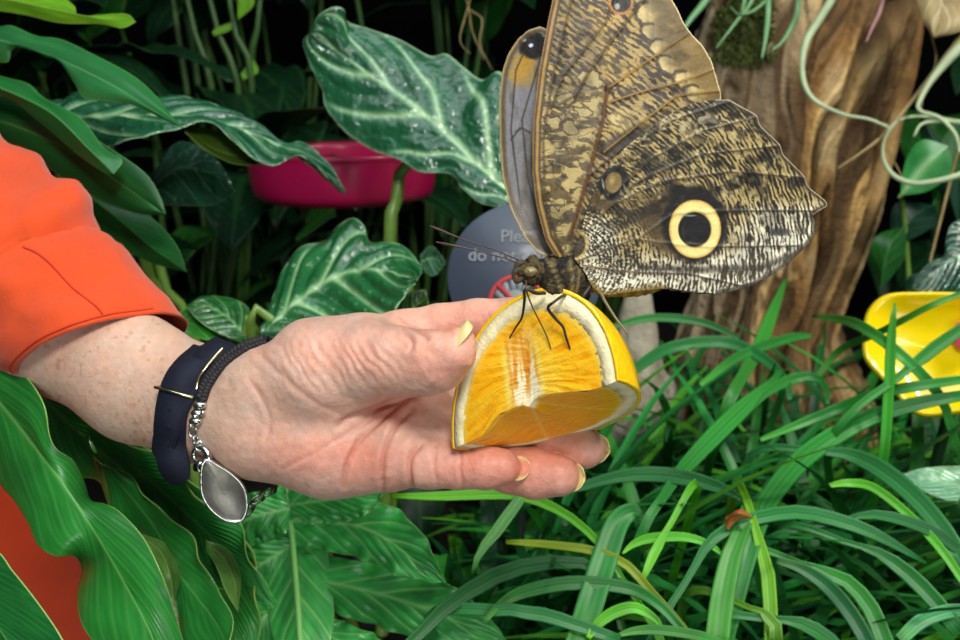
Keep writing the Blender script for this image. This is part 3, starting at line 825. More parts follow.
# skin folds on the thumb mount, thumb and wrist
ph = (hu * .80 - hvv * .55) + 7 * fbm(hu / 26, hvv / 26, 503, 2)
m1 = np.exp(-(((hu - 340) / 62) ** 2 + ((hvv - 362) / 30) ** 2))
disp += .00042 * m1 * facing * np.sin(ph / 1.35) * (.6 + .6 * n2(hu / 16, hvv / 16, 507))
ph2 = (hu * .55 + hvv * .25) + 9 * fbm(hu / 22, hvv / 22, 513, 2)
m2 = np.exp(-(((hu - 236) / 26) ** 2 + ((hvv - 415) / 48) ** 2))
disp += .0005 * m2 * facing * np.sin(ph2 / 1.9) * (.6 + .7 * n2(hu / 14, hvv / 14, 517))
disp += .0003 * facing * fbm(hu / 12, hvv / 12, 519, 2) * (hu > 215)
# soft tendons of the wrist and bulges of the palm
disp += .0012 * np.exp(-(((hu - 300) / 40) ** 2 + ((hvv - 452) / 26) ** 2)) * facing
hv = hv + hn * disp[:, None]
# skin colours, darker and redder in the thumb fold and creases
c = np.tile(np.array([208., 172, 150]), (len(hv), 1))
c = mixc(c, (218, 176, 155), sstep(215, 270, hu))
def blob(cx, cy, rx, ry): return np.exp(-(((hu - cx) / rx) ** 2 + ((hvv - cy) / ry) ** 2))
c = mixc(c, (228, 150, 128), np.clip(.7 * blob(310, 455, 60, 24) + .7 * blob(375, 462, 40, 26), 0, 1) * facing)
c = mixc(c, (226, 158, 138), .7 * blob(350, 350, 60, 24))
c = mixc(c, (222, 146, 124), np.clip(.7 * blob(440, 365, 40, 26) + .9 * blob(470, 466, 60, 24) + .9 * blob(550, 470, 60, 34) + .8 * blob(470, 318, 70, 18), 0, 1))
c = mixc(c, (238, 176, 158), .5 * blob(445, 462, 26, 14) * facing)
c = mixc(c, (206, 118, 96), .7 * blob(395, 410, 30, 14))
c = c + 9 * fbm(hu / 5, hvv / 5, 601, 3)[:, None] + np.array([5, -4, -6]) * fbm(hu / 17, hvv / 17, 607, 2)[:, None]
fr = sstep(.52, .8, n2(hu / 4.5, hvv / 4.5, 611)) * (hu < 165)
c = mixc(c, (166, 112, 80), fr * .35)
for pts, amp, wd in CREASE:
    d, t = seg_dist(hu, hvv, spline(np.array(pts, float), 30)); c = mixc(c, (176, 92, 76), .35 * np.exp(-(d / 1.6) ** 2) * facing * min(1, amp))
skin = material('skin', vcol=True, rough=.48, spec=.42, sss=.14, bump=[(300, .4, .0012), (900, .35, .0006)])
person = thing('person', 'person in an orange sleeve holding a piece of orange out with the left hand', 'person', P(-260, 560, .80))
body = obj('body', make_mesh('body', c2w(hv), hf, lin(np.clip(c, 0, 255))), skin, person)

# nails
nail_m = material('fingernail', (226, 204, 140), .25, coat=.4, sss=.1, spec=.5)
def nail(tip, base, nrm, w, l, over, curve=.35, lift=0.0):
    """curved plate on the back of a fingertip: from base towards tip, w and l in metres"""
    a = unit(tip - base); n = unit(nrm - (nrm @ a) * a); s = np.cross(a, n)
    S, T = np.meshgrid(np.linspace(-1, 1, 15), np.linspace(0, 1, 14), indexing='ij')
    wid = w / 2 * np.sqrt(np.clip(1 - np.clip((T - .55) / .45, 0, 1) ** 2 * .92, 0, 1))
    g = tip + a * ((T - 1) * l + over)[..., None] + s * (S * wid)[..., None] + n * (lift - curve * w * S ** 2 * .6 - .06 * l * T ** 2)[..., None]
    mb = MB(); mb.grid(c2w(g)); o = mb.build('fingernail', nail_m, body); return thicken(o, .0006)
k = .43 / F_PX
nail(cs(502, 467, .430) + np.array([9 * k, 0, 0]), cs(470, 466, .436), np.array([.2, -.45, -.85]), .0120, .012, .0085, lift=.0042)
nail(cs(559, 476, .434) + np.array([10 * k, 0, 0]), cs(536, 472, .440), np.array([.62, -.30, -.8]), .0140, .013, .0068, lift=.0056)
nail(cs(584, 448, .444) + np.array([10 * k, 0, 0]), cs(560, 441, .452), np.array([.62, -.25, -.8]), .0140, .013, .0068, lift=.0058)
nail(cs(470, 325, .4022), cs(446, 353, .4042), np.array([-.72, .62, .34]), .0135, .0160, .0008, lift=.0030)
# ------------------------------------------------------------------ sleeve and shirt
def cloth(name, base):
    m = material(name, base, .85, spec=.2, sheen=.25, bump=[(900, .25, .0008), (45, .25, .006)], mottle=(30, .93))
    return m
cloth_m = cloth('orange_cloth', (212, 74, 30))
def sleeve_grid(st, n=70, seg=72, fold=1.0, seed=0):
    """stations: top (u, v), bottom (u, v), distance of the axis, depth of the front bulge in px, slide of the front along the arm in px"""
    s = spline(np.array(st, float), n)
    a = cs(s[:, 0], s[:, 1], s[:, 4]); b = cs(s[:, 2], s[:, 3], s[:, 4]); k = s[:, 4] / F_PX
    mid = (a + b) / 2; h = (a - b) / 2
    axis = unit(np.gradient(mid, axis=0))
    fr = np.tile(np.array([0, 0, 1.0]), (n, 1)) * (s[:, 5] * k)[:, None] + axis * (-s[:, 6] * k)[:, None]
    an = np.linspace(0, 2 * np.pi, seg, endpoint=False)
    g = mid[:, None] + np.cos(an)[None, :, None] * h[:, None] + np.sin(an)[None, :, None] * fr[:, None]
    U, V, _ = project(c2w(g))
    nn = unit(g - mid[:, None])
    f = .0062 * fbm(U / 46 + V / 60, (V - U * .5) / 38, 31 + seed, 2) + .0016 * fbm(U / 22, V / 34, 37 + seed, 2)
    g = g + nn * (fold * f)[..., None]
    return g
up_st = [(-160, 20, -330, 260, .60, 110, 0), (-60, 72, -230, 290, .575, 105, 0), (0, 128, -150, 315, .555, 100, 0), (45, 172, -100, 330, .54, 92, 0), (80, 190, -62, 340, .53, 84, 0), (97, 232, -42, 352, .525, 80, 8), (110, 246, -30, 356, .522, 74, 10)]
cuff_st = [(92, 226, -58, 348, .524, 86, 8), (112, 240, -40, 352, .521, 86, 12), (140, 270, -14, 362, .516, 84, 16), (160, 292, 13, 373, .511, 82, 18), (176, 314, 35, 380, .507, 80, 20)]
sl = MB(); sl.grid(c2w(sleeve_grid(up_st)), close_v=True)
sleeve = thicken(sl.build('sleeve', cloth_m, person), .0012)
mb = MB(); g = sleeve_grid(cuff_st, 46, 72, .6, 4)
mid = g.mean(1, keepdims=True)
inner = g[::-1][:14].copy(); inner = inner.mean(1, keepdims=True) + (inner - inner.mean(1, keepdims=True)) * .955
mb.grid(c2w(np.concatenate([g, inner], 0)), close_v=True)
cuff = mb.build('cuff', cloth_m, sleeve)
seam_m = material('seam_thread', (206, 58, 22), .8)
mb = MB(); q = g[-3]; sel = q[4:34] + np.array([0, 0, .0006]); mb.tube(c2w(sel), .0005, 6); mb.build('hem_seam', seam_m, sleeve)
# seam running down the cuff
U, V, _ = project(c2w(g)); j = int(np.argmin(np.abs(U[20] - 62) + np.abs(V[20] - 290)))
mb = MB(); mb.tube(c2w(g[2:44, j] + np.array([0, 0, .0005])), .0005, 6); mb.build('cuff_seam', seam_m, sleeve)
# shirt body, behind the leaves
m = MB(); n = 40; seg = 60
z = np.linspace(0.0, .50, n); an = np.linspace(0, 2 * np.pi, seg, endpoint=False)
cx = P(-260, 560, .80)[0]; cy = P(-260, 560, .80)[1]
rx = .30 - .16 * sstep(.28, .5, z); ry = .15 - .05 * sstep(.3, .5, z)
g = np.stack([cx + rx[:, None] * np.cos(an) + .006 * np.sin(an * 9 + z[:, None] * 14), cy + ry[:, None] * np.sin(an) + .006 * np.sin(an * 7 + z[:, None] * 22), z[:, None] + 0 * an], -1)
g[..., 0] -= .25 * sstep(.2, .5, z)[:, None]
m.grid(g, close_v=True); m.f.append(tuple(range((n - 1) * seg, n * seg))); m.f.append(tuple(range(seg))[::-1])
m.build('shirt', cloth('shirt_cloth_shade', (196, 62, 28)), person)  # darker than the sleeve cloth; the shade under the leaves is in the colour

# ------------------------------------------------------------------ watch strap
strap_m = material('navy_strap', (24, 29, 46), .75, bump=(1600, .5, .0006), mottle=(200, .75), spec=.3)
hole_m = material('strap_hole', (8, 9, 14), .9)
brass = material('pale_brass', (206, 190, 150), .25, metal=1)
ws = thing('watch_strap', 'navy fabric watch strap with punched holes around the left wrist', 'watch strap', P(190, 410, .45))
ac0, ac1 = cs(140, 380, .493), cs(255, 412, .468)
c0 = cs(200, 404, .480); ax = unit(cs(205, 405, .478) - cs(140, 376, .494))
pu = unit(np.array([-ax[1], ax[0], 0])); pv = np.cross(ax, pu); pv = pv if pv[2] > 0 else -pv
def ring(c, tilt_a, tilt_b, off, n=80, squash=None):
    """points around the wrist through c; the plane leans along the arm by tilt_a (top) and tilt_b (front)"""
    out = []
    for t in np.linspace(0, 2 * np.pi, n, endpoint=False):
        dr = unit(np.cos(t) * pu + np.sin(t) * pv + ax * (tilt_a * np.cos(t) + tilt_b * np.sin(t)))
        rs = np.arange(.008, .06, .0005); f = sample_F(c + rs[:, None] * dr)
        k = np.nonzero(f > 0)[0]; r = rs[k[0]] if len(k) else .03
        out.append(c + dr * (r + off))
    o = np.array(out)
    for _ in range(3): o = .5 * o + .25 * np.roll(o, 1, 0) + .25 * np.roll(o, -1, 0)
    return o
rg = ring(c0, .12, .26, .0018)
def ring_ribbon(name, rg, mat, width, th, parent):
    g = []
    for i in range(len(rg)):
        t = unit(rg[(i + 1) % len(rg)] - rg[i - 1]); sd = unit(ax - (ax @ t) * t); n = np.cross(t, sd); n = n if n @ (rg[i] - c0) > 0 else -n
        a, b = rg[i] - sd * width / 2, rg[i] + sd * width / 2
        g.append([a, b, b + n * th, a + n * th])
    mb = MB(); mb.grid(c2w(np.array(g)), close_u=True, close_v=True)
    return mb.build(name, mat, parent)
ring_ribbon('band', rg, strap_m, .0140, .0014, ws)
# free end lying over the band and hanging below the wrist
tp = [(207, 349), (193, 362), (180, 380), (173, 402), (170, 424), (170, 444), (173, 462), (181, 484)]
td = [front_depth(*q) for q in tp[:6]]
td = [x for x in td]; td += [td[-1] + .000, td[-1] + .001]
tail = np.array([cs(q[0], q[1], d_ - .0052) for q, d_ in zip(tp, td)])
tail = spline(tail, 60)
sdv = np.array([unit(np.array([.95, -.10, .10]))] * 60)
wd = np.full(60, .0162); wd[-9:] = .0162 * np.sqrt(np.clip(1 - (np.linspace(0, 1, 9) ** 2) * .93, 0, 1))
mb = MB(); mb.ribbon(c2w(tail), sdv @ ROT.T, wd, .0014); mb.build('strap_end', strap_m, ws)
for (hu_, hv_) in [(175, 369), (172, 388), (170, 407), (169, 425), (169, 443)]:
    uu, vv_, dd = project(c2w(tail)); i = int(np.argmin(np.abs(vv_ - hv_)))
    mb = MB(); mb.ball(c2w(tail[i] + np.array([(hu_ - uu[i]) * dd[i] / F_PX, 0, .0008])), (.0009, .0013, .0005), 10, axes=ROT.T); mb.build('strap_hole', hole_m, ws)
# metal keeper around the strap end
i = int(np.argmin(np.abs(project(c2w(tail))[1] - 392)))
cK = tail[i]; tK = unit(tail[i + 1] - tail[i - 1]); sK = unit(sdv[0] - (sdv[0] @ tK) * tK); nK = np.cross(tK, sK); nK = nK if nK[2] > 0 else -nK
loop = [cK - sK * .0102 - nK * .004, cK - sK * .0102 + nK * .0016, cK + sK * .0095 + nK * .0016, cK + sK * .0105 - nK * .001, cs(199, 377, front_depth(205, 380) - .0045), cs(212, 360, front_depth(213, 364) - .0045), cs(222, 349, front_depth(222, 356) + .002)]
mb = MB(); mb.tube(c2w(np.array(loop)), .00085, 8); mb.build('keeper', brass, ws)
buck = [(196, 349), (206, 346), (217, 347), (225, 351)]
mb = MB(); mb.tube(c2w(np.array([cs(x, y, .468) for x, y in buck])), .0011, 8, 12); mb.build('buckle', brass, ws)

# ------------------------------------------------------------------ bracelet
br = thing('bracelet', 'braided black cord bracelet with silver chain, clasp and oval tag on the wrist', 'bracelet', P(215, 430, .45))
cord_m = material('braided_cord', (34, 31, 36), .6, bump=(900, .6, .001), spec=.4)
silver = material('silver', (205, 205, 200), .22, metal=1, bump=(500, .15, .0006))
cp = spline(np.array([(266, 340), (256, 343), (243, 348), (228, 358), (215, 372), (206, 386), (201, 400)], float), 30)
dep = []
last = None
for q in cp:
    f = front_depth(q[0], q[1] + 3)
    f = f if f is not None else (last or .46)
    last = f; dep.append(f)
dep = np.convolve(np.r_[[dep[0]] * 3, dep, [dep[-1]] * 3], np.ones(7) / 7, 'valid')
path = cs(cp[:, 0], cp[:, 1], np.array(dep) - .0022)
pth = spline(path, 140)
t = unit(np.gradient(pth, axis=0)); nx = unit(np.cross(t, [0, 0, 1.])); ny = np.cross(t, nx)
s_ = np.linspace(0, 2 * np.pi * 8, 140)
for ph in range(3):
    a = s_ + ph * 2 * np.pi / 3
    st = pth + nx * (.0017 * np.sin(a))[:, None] + ny * (.0010 * np.sin(2 * a))[:, None]
    mb = MB(); mb.tube(c2w(st), .00145, 8); mb.build('cord', cord_m, br)
# the cord goes on around the back of the wrist
back = ring(cs(236, 412, .470), .28, -.3, .0022)
uu, vv_, dd = project(c2w(back))
bk = [b for b, x, y, d_ in sorted(zip(back, uu, vv_, dd), key=lambda z: z[2]) if d_ > .466]
bk = np.array([p for p in bk])
if len(bk) > 5:
    mb = MB(); mb.tube(c2w(np.array([pth[0]] + [b for b in bk[2:-2:3]])), .0022, 8, 40); mb.build('cord', cord_m, br)
def fd(u, v, off, fallback=.458):
    f = front_depth(u, v)
    return (f if f is not None else fallback) - off
def torus(c, axis, R, r, name, mat, parent, n=28, m=8, sq=1.0, up=None):
    a = unit(axis); x = unit(np.cross(a, [0.3, .9, .1])) if up is None else unit(up - (up @ a) * a); y = np.cross(a, x)
    th = np.linspace(0, 2 * np.pi, n, endpoint=False)[:, None]; ph = np.linspace(0, 2 * np.pi, m, endpoint=False)[None]
    rad = np.cos(th) * 1.0
    g = c + (R * np.cos(th) + r * np.cos(ph) * np.cos(th))[..., None] * x + ((R * sq * np.sin(th)) + r * np.cos(ph) * np.sin(th))[..., None] * y + (r * np.sin(ph) + 0 * th)[..., None] * a
    mb = MB(); mb.grid(c2w(g), close_u=True, close_v=True)
    return mb.build(name, mat, parent)
for (x, y, r) in [(200, 405, .0031), (198, 413, .0029), (196, 421, .0030)]:
    mb = MB(); mb.ball(c2w(cs(x, y, fd(x, y, .0028))), (.0036, .0022, .0030), 14, axes=ROT.T); mb.build('bead', silver, br)
for (x, y) in [(199, 417), (195, 426)]:
    mb = MB(); mb.ball(c2w(cs(x + 4, y - 4, fd(x, y, .0042))), .0014, 8); mb.ball(c2w(cs(x - 4, y, fd(x, y, .0042))), .0014, 8); mb.build('bead', silver, br)
for i, (x, y) in enumerate([(193, 432), (196, 440), (199, 446)]):
    torus(cs(x, y, fd(x, y, .003)), np.array([.8 if i % 2 else .1, .2, 1.0 if not i % 2 else .35]), .0024, .0007, 'chain_link', silver, br, up=np.array([0, 1., 0]), sq=.7)
mb = MB(); cl = [(198, 446), (194, 452), (195, 460), (203, 464), (209, 459), (206, 451), (200, 446)]
mb.tube(c2w(np.array([cs(x, y, fd(x, min(y, 452), .0036)) for x, y in cl])), [.0011, .0012, .0012, .0012, .0015, .0018, .0012], 10, 40); mb.build('clasp', silver, br)
torus(cs(203, 467, fd(205, 455, .0040)), np.array([.5, .1, 1.]), .0024, .0007, 'chain_link', silver, br, sq=1.0)
# oval tag hanging below the clasp
tagm = material('tag_metal', (128, 126, 116), .42, metal=.9, mottle=(160, .7), bump=(300, .2, .0006))
e_ = [(203, 462), (201, 480), (203, 496), (212, 510), (226, 520), (240, 521), (246, 512), (247, 500), (243, 486), (232, 474), (218, 465), (209, 460)]
ep = spline(np.array(e_, float), 60, closed=True)
ctr = np.array([224., 493.]); g = []
for rr in np.linspace(0.0, 1, 12):
    q = ctr + (ep - ctr) * rr
    dpt = .449 + .00012 * (q[:, 0] - 224) + .0022 * (rr ** 2) 
    g.append(cs(q[:, 0], q[:, 1], dpt))
mb = MB(); mb.grid(c2w(np.array(g)), close_v=True); tg = mb.build('tag', tagm, br); thicken(tg, .0012)
q = ctr + (ep - ctr) * .99
mb = MB(); rimp = cs(q[:, 0], q[:, 1], .449 + .00012 * (q[:, 0] - 224) + .0016)
mb.tube(c2w(np.vstack([rimp, rimp[:2]])), .0009, 7); mb.build('tag_rim', silver, tg)
dk = material('dark_chain', (96, 92, 84), .35, metal=1)
for i, (x, y) in enumerate([(247, 512), (252, 506), (256, 500), (262, 496), (268, 492), (274, 488)]):
    torus(cs(x, y, .456 + .002 * i), np.array([.7 if i % 2 else .2, .3, .9 if not i % 2 else .3]), .0025, .0007, 'chain_link', dk, br, up=np.array([.7, .6, 0]), sq=.6)
# ------------------------------------------------------------------ leaves
def leaf_material(name, rough=.32, trans=.28, bump=(260, .12, .0012), coat=.25, spec=.5):
    return material(name, vcol=True, rough=rough, spec=spec, trans=trans, trans_col=(1.0, 1.15, .45), bump=bump, coat=coat)
LEAF = leaf_material('leaf_green', .34, .28, (260, .06, .0008), .2)
LEAF_WET = leaf_material('leaf_quilted', .2, .16, [(60, .8, .007), (26, .6, .012)], .45, .6)
LEAF_DULL = leaf_material('leaf_shade', .45, .15, (200, .1, .001), .0, .3)
BLADE = leaf_material('grass_blade', .42, .22, (500, .1, .0006), .0, .4)

def leaf_sheet(mid, Lc, Rc, nt=230, ns=34, fold=.0, bulge=.0, veins=0, vslant=.35, quilt=0.0, wave=0.0, wave_n=9, cols=None, vein_w=.06, mid_w=.05, edge=.05, seed=1, fine=.14, vcurve=0.0):
    """sheet of a leaf: midrib and the two margins as curves in world space, resampled to the same stations.
    returns (grid of points, grid of colours); columns run margin - midrib - margin"""
    m = spline(mid, nt); l = spline(Lc, nt); r = spline(Rc, nt)
    s = np.linspace(-1, 1, 2 * ns + 1)
    A = np.abs(s)[None, :, None]
    side = np.where(s[None, :, None] < 0, l[:, None], r[:, None])
    g = m[:, None] * (1 - A) + side * A
    N = unit(np.cross(np.gradient(m, axis=0), r - l))
    N = np.where(np.sum(N * (CAM - m), 1, keepdims=True) < 0, -N, N)
    T, S = np.meshgrid(np.linspace(0, 1, nt), s, indexing='ij'); AS = np.abs(S)
    W = np.linalg.norm(side - m[:, None], axis=-1)
    h = -fold * W * 0 + bulge * np.sin(np.pi * AS) * W.max() - fold * (1 - AS) * W.max() * .35
    lv = np.zeros_like(T)
    if veins:
        q = (T - vslant * AS ** (1 + vcurve)) * veins + (S > 0) * .35
        fr = np.abs(q - np.round(q)); vein_w = max(vein_w, .11) if veins >= 8 else vein_w; lv = np.exp(-(fr / (vein_w * (1.25 - .6 * AS))) ** 2) * sstep(1.02, .8, AS)
        h = h + quilt * (np.sin(np.pi * np.clip(fr * 2, 0, 1)) - .5) * np.sin(np.pi * np.clip(AS * .95 + .03, 0, 1)) ** .6
    h = h + wave * AS ** 2 * np.sin(T * wave_n * 2 * np.pi + S * 2 + seed) + wave * .5 * AS ** 3 * np.sin(T * wave_n * 3.7 * np.pi + seed * 2)
    g = g + N[:, None] * h[..., None]
    base, vein, edg = [np.array(x, float) for x in cols]
    c = np.tile(base, T.shape + (1,)).reshape(T.shape + (3,))
    c = c * (1 + .16 * fbm(T * 7 + seed, S * 3, seed, 3))[..., None]
    if fine: c = c * (1 + fine * .35 * np.sin((T - vslant * AS) * 80 + 2 * n2(T * 20, S * 4, seed)))[..., None] * 1.0
    if veins: c = mixc(c, vein, lv * (.85 if veins < 8 else .28))
    c = mixc(c, vein, np.exp(-(AS / (mid_w * (1.3 - T))) ** 2) * .9)
    c = mixc(c, edg, sstep(1 - edge, 1 - edge * .3, AS))
    return g, lin(np.clip(c, 0, 255))

def put_leaf(name, g, c, mat, parent, th=.0006):
    mb = MB(); mb.grid(g, c); o = mb.build(name, mat, parent, cols=True)
    return thicken(o, th)

def px(pts): return P(*np.array(pts, float).T)
G1 = ((44, 128, 48), (120, 176, 84), (170, 205, 110))       # fresh green
G2 = ((24, 96, 42), (92, 150, 74), (140, 190, 90))
GD = ((12, 46, 24), (34, 78, 38), (34, 76, 40))  # back plants: deep shade is put into these dark greens
AL = ((30, 92, 58), (190, 224, 172), (176, 214, 170))       # dark with pale veins
LIME = ((112, 176, 34), (150, 200, 70), (180, 216, 90))
STEM = material('leaf_stalk', (112, 150, 60), .4, mottle=(80, .8), coat=.2)
STEM_D = material('leaf_stalk_dark', (58, 96, 40), .45, mottle=(80, .7))
def stalk(parent, pts, r, mat=STEM, n=24, name='stalk'):
    mb = MB(); mb.tube(np.asarray(pts, float), r, 9, n); return mb.build(name, mat, parent)
def ground_under(p, dx=0, dy=0):
    return np.array([p[0] + dx, p[1] + dy, 0.0])

# --- philodendron with wavy leaves, lower left
ph1 = thing('philodendron', 'philodendron with glossy wavy-edged leaves in front of the orange shirt below the arm', 'plant', ground_under(P(-230, 600, .62), .02, .08))
def L(parent, mid, l, r, cols=G2, mat=LEAF, name='leaf', **k):
    g, c = leaf_sheet(px(mid), px(l), px(r), cols=cols, **k)
    return put_leaf(name, g, c, mat, parent)
# B0: big leaf behind, runs along the arm to lower right
L(ph1, [(0, 352, .57), (66, 420, .56), (140, 488, .555), (215, 590, .55), (250, 660, .54)], [(0, 364, .58), (22, 430, .575), (62, 474, .57), (104, 490, .57), (150, 550, .57), (200, 620, .56), (250, 660, .54)],
  [(0, 346, .57), (60, 384, .56), (110, 420, .555), (170, 465, .545), (235, 530, .54), (262, 600, .54), (250, 660, .54)], ((54, 150, 56), (120, 184, 92), (170, 205, 110)), veins=16, vein_w=.05, vslant=.2, quilt=.0012, wave=.004, wave_n=4, seed=3)
# B3: leaf to the right of it with its tip by the tag
L(ph1, [(90, 430, .56), (150, 480, .55), (215, 540, .54), (276, 607, .535)], [(90, 430, .56), (130, 500, .56), (200, 580, .55), (228, 588, .545), (276, 607, .535)],
  [(90, 430, .56), (160, 455, .545), (215, 500, .54), (250, 550, .535), (276, 607, .535)], ((46, 146, 58), (110, 180, 90), (160, 206, 106)), veins=14, vein_w=.06, vslant=.25, quilt=.001, wave=.004, wave_n=3, seed=9)
# B1: the large one in front
L(ph1, [(-30, 372, .50), (0, 402, .495), (50, 465, .48), (100, 540, .465), (145, 620, .45), (160, 660, .445)],
  [(-30, 372, .50), (-12, 440, .505), (0, 482, .50), (14, 500, .49), (28, 522, .478), (38, 545, .47), (55, 556, .465), (74, 556, .472), (82, 570, .488), (78, 592, .478), (80, 618, .462), (92, 640, .452), (120, 672, .445)],
  [(-30, 366, .50), (0, 354, .497), (26, 376, .487), (44, 404, .48), (50, 436, .478), (58, 450, .48), (72, 460, .485), (84, 482, .49), (90, 500, .488), (104, 504, .478), (120, 512, .470), (144, 538, .462), (162, 574, .455), (174, 610, .455), (190, 665, .45)],
  ((44, 138, 52), (130, 192, 100), (176, 214, 110)), fine=.10, veins=9, vein_w=.05, vslant=.45, quilt=.0002, bulge=.04, seed=4, mid_w=.045, edge=.03)
# B2: narrow second leaf with a folded lobe
L(ph1, [(96, 455, .53), (150, 520, .52), (180, 575, .51), (215, 620, .50), (236, 660, .49)], [(96, 455, .53), (120, 520, .53), (150, 560, .525), (172, 600, .51), (182, 640, .505), (236, 660, .49)],
  [(96, 455, .53), (165, 510, .515), (192, 545, .505), (212, 575, .51), (226, 610, .495), (236, 660, .49)], ((40, 132, 50), (100, 170, 84), (160, 200, 100)), veins=14, vein_w=.06, wave=.003, wave_n=3, seed=6)
# curled pale lobe edges
L(ph1, [(142, 538, .512), (160, 552, .508), (170, 576, .50), (174, 604, .50)], [(142, 534, .515), (166, 545, .515), (180, 572, .51), (174, 604, .50)], [(142, 542, .51), (154, 560, .50), (162, 585, .497), (172, 604, .50)], ((96, 140, 62), (150, 190, 96), (170, 208, 110)), seed=2, fine=0)
L(ph1, [(206, 545, .52), (222, 556, .515), (234, 580, .51), (238, 612, .505)], [(206, 540, .52), (228, 550, .52), (240, 576, .515), (238, 612, .505)], [(206, 550, .52), (216, 566, .51), (226, 592, .505), (238, 612, .505)], ((100, 148, 66), (150, 190, 96), (170, 208, 110)), seed=5, fine=0)
# B4: leaf cut by the bottom corner
L(ph1, [(-60, 540, .44), (-20, 600, .43), (20, 660, .42)], [(-60, 540, .44), (-70, 620, .44), (20, 660, .42)], [(-60, 540, .44), (-8, 548, .435), (14, 572, .43), (40, 605, .425), (62, 638, .42), (70, 662, .42), (20, 670, .42)], ((28, 106, 44), (96, 158, 84), (170, 206, 110)), veins=16, vein_w=.055, seed=8, edge=.03)
for q in [(-30, 372, .50), (96, 455, .53), (90, 430, .56), (20, 352, .58), (-60, 540, .44)]:
    a = px([q])[0]; c_ = px([(-230, 600, q[2] + .06)])[0]
    if q[0] > 50: gq = np.array([a[0] + .01, a[1] + .05, 0.0]); stalk(ph1, [a, a * .6 + gq * .4 + [0, .02, 0], gq], [.002, .003, .004]); continue
    b = np.array([c_[0] + .02, c_[1] + .08, 0])
    stalk(ph1, [a, a * .5 + c_ * .5 + np.array([0, .01, .03]), c_, b], [.003, .0035, .004, .006])
# two pale fallen leaves under it
for i, (q, lab) in enumerate([([(160, 570, .62), (172, 600, .62), (168, 640, .61)], 'pale dry leaf lying under the large wavy leaf at the shirt'), ([(196, 598, .62), (220, 620, .61), (226, 660, .60)], 'pale dry leaf lying beside the split leaf at the bottom')]):
    mid = px(q); o = np.array([.028, 0, .01])
    g, c = leaf_sheet(mid, np.vstack([mid[0], mid[1] - o, mid[2]]), np.vstack([mid[0], mid[1] + o, mid[2]]), cols=((206, 196, 158), (176, 160, 120), (186, 170, 130)), veins=8, seed=i + 2, wave=.003)
    r = thing('dry_leaf', lab, 'leaf', ground_under(mid[1]))
    put_leaf('blade', g, c, LEAF_DULL, r); stalk(r, [mid[0], mid[0] * .5 + np.array(r.location) * .5 + [0, .03, 0], np.array(r.location) + [0, .03, 0]], .0015, STEM_D)

# --- split-leaf philodendron, bottom centre
ph2 = thing('split_leaf_philodendron', 'philodendron with one deeply lobed leaf hanging below the hand and bracelet', 'plant', ground_under(P(300, 560, .78)))
md = [(288, 482, .62), (291, 520, .61), (295, 570, .60), (299, 620, .59), (302, 670, .58)]
def ray(i, tip, w0, w1, wl=None, seed=1, bend=0, d0=.6, d1=.585):
    """one lobe of the split leaf: from midrib point i to its tip"""
    a = np.array(i, float); b = np.array(tip, float); m_ = (a + b) / 2 + np.array([0, -bend])
    t = unit(b - a); n = np.array([-t[1], t[0]])
    f = lambda p, d: (p[0], p[1], d)
    mid = [f(a, d0), f(m_, (d0 + d1) / 2 - .006), f(b, d1)]
    l = [f(a - n * w0, d0), f(m_ - n * w1, (d0 + d1) / 2), f(a * .22 + b * .78 - n * w1 * .8 + np.array([0, -bend * .7]), d1), f(b, d1)]
    r = [f(a + n * w0, d0), f(m_ + n * w1, (d0 + d1) / 2), f(a * .22 + b * .78 + n * w1 * .8 + np.array([0, -bend * .7]), d1), f(b, d1)]
    return mid, l, r
LB = ((66, 174, 80), (146, 212, 122), (110, 180, 90))
first = True
for (i, tip, w0, w1, bend, sd) in [((290, 505), (386, 492), 20, 24, 0, 1), ((291, 520), (446, 584), 24, 30, 22, 2), ((296, 575), (508, 642), 24, 32, 8, 3), ((299, 622), (420, 690), 16, 22, 4, 4),
                                  ((290, 508), (206, 548), 22, 26, 8, 5), ((293, 545), (216, 606), 22, 28, 6, 6), ((296, 585), (226, 664), 22, 28, 4, 7), ((299, 620), (270, 690), 10, 14, 0, 8)]:
    mid, l, r = ray(i, tip, w0, w1, bend=bend, d0=.605, d1=.575 if tip[0] > 300 else .60)
    L(ph2, mid, l, r, LB, name='lobe', fine=.08, veins=5, vein_w=.07, vslant=.3, quilt=.0006, wave=.0025, wave_n=5, seed=sd, mid_w=.07, edge=.04)
L(ph2, md, [(278, 486, .615), (262, 530, .605), (264, 575, .60), (270, 625, .595), (285, 670, .58)], [(298, 484, .615), (322, 520, .605), (330, 570, .60), (334, 620, .595), (325, 670, .58)], LB, fine=.08, veins=6, vein_w=.07, vslant=.25, quilt=.0006, seed=11, mid_w=.16)
mb = MB(); mb.tube(px([(x, y, d - .004) for x, y, d in md]), [.0022, .0022, .002, .002, .0018], 9, 24); mb.build('midrib', material('midrib', (126, 192, 104), .4), ph2)
a = px([md[0]])[0]; stalk(ph2, [a, a + np.array([0, .07, -.08]), np.array(ph2.location)], [.004, .004, .006])

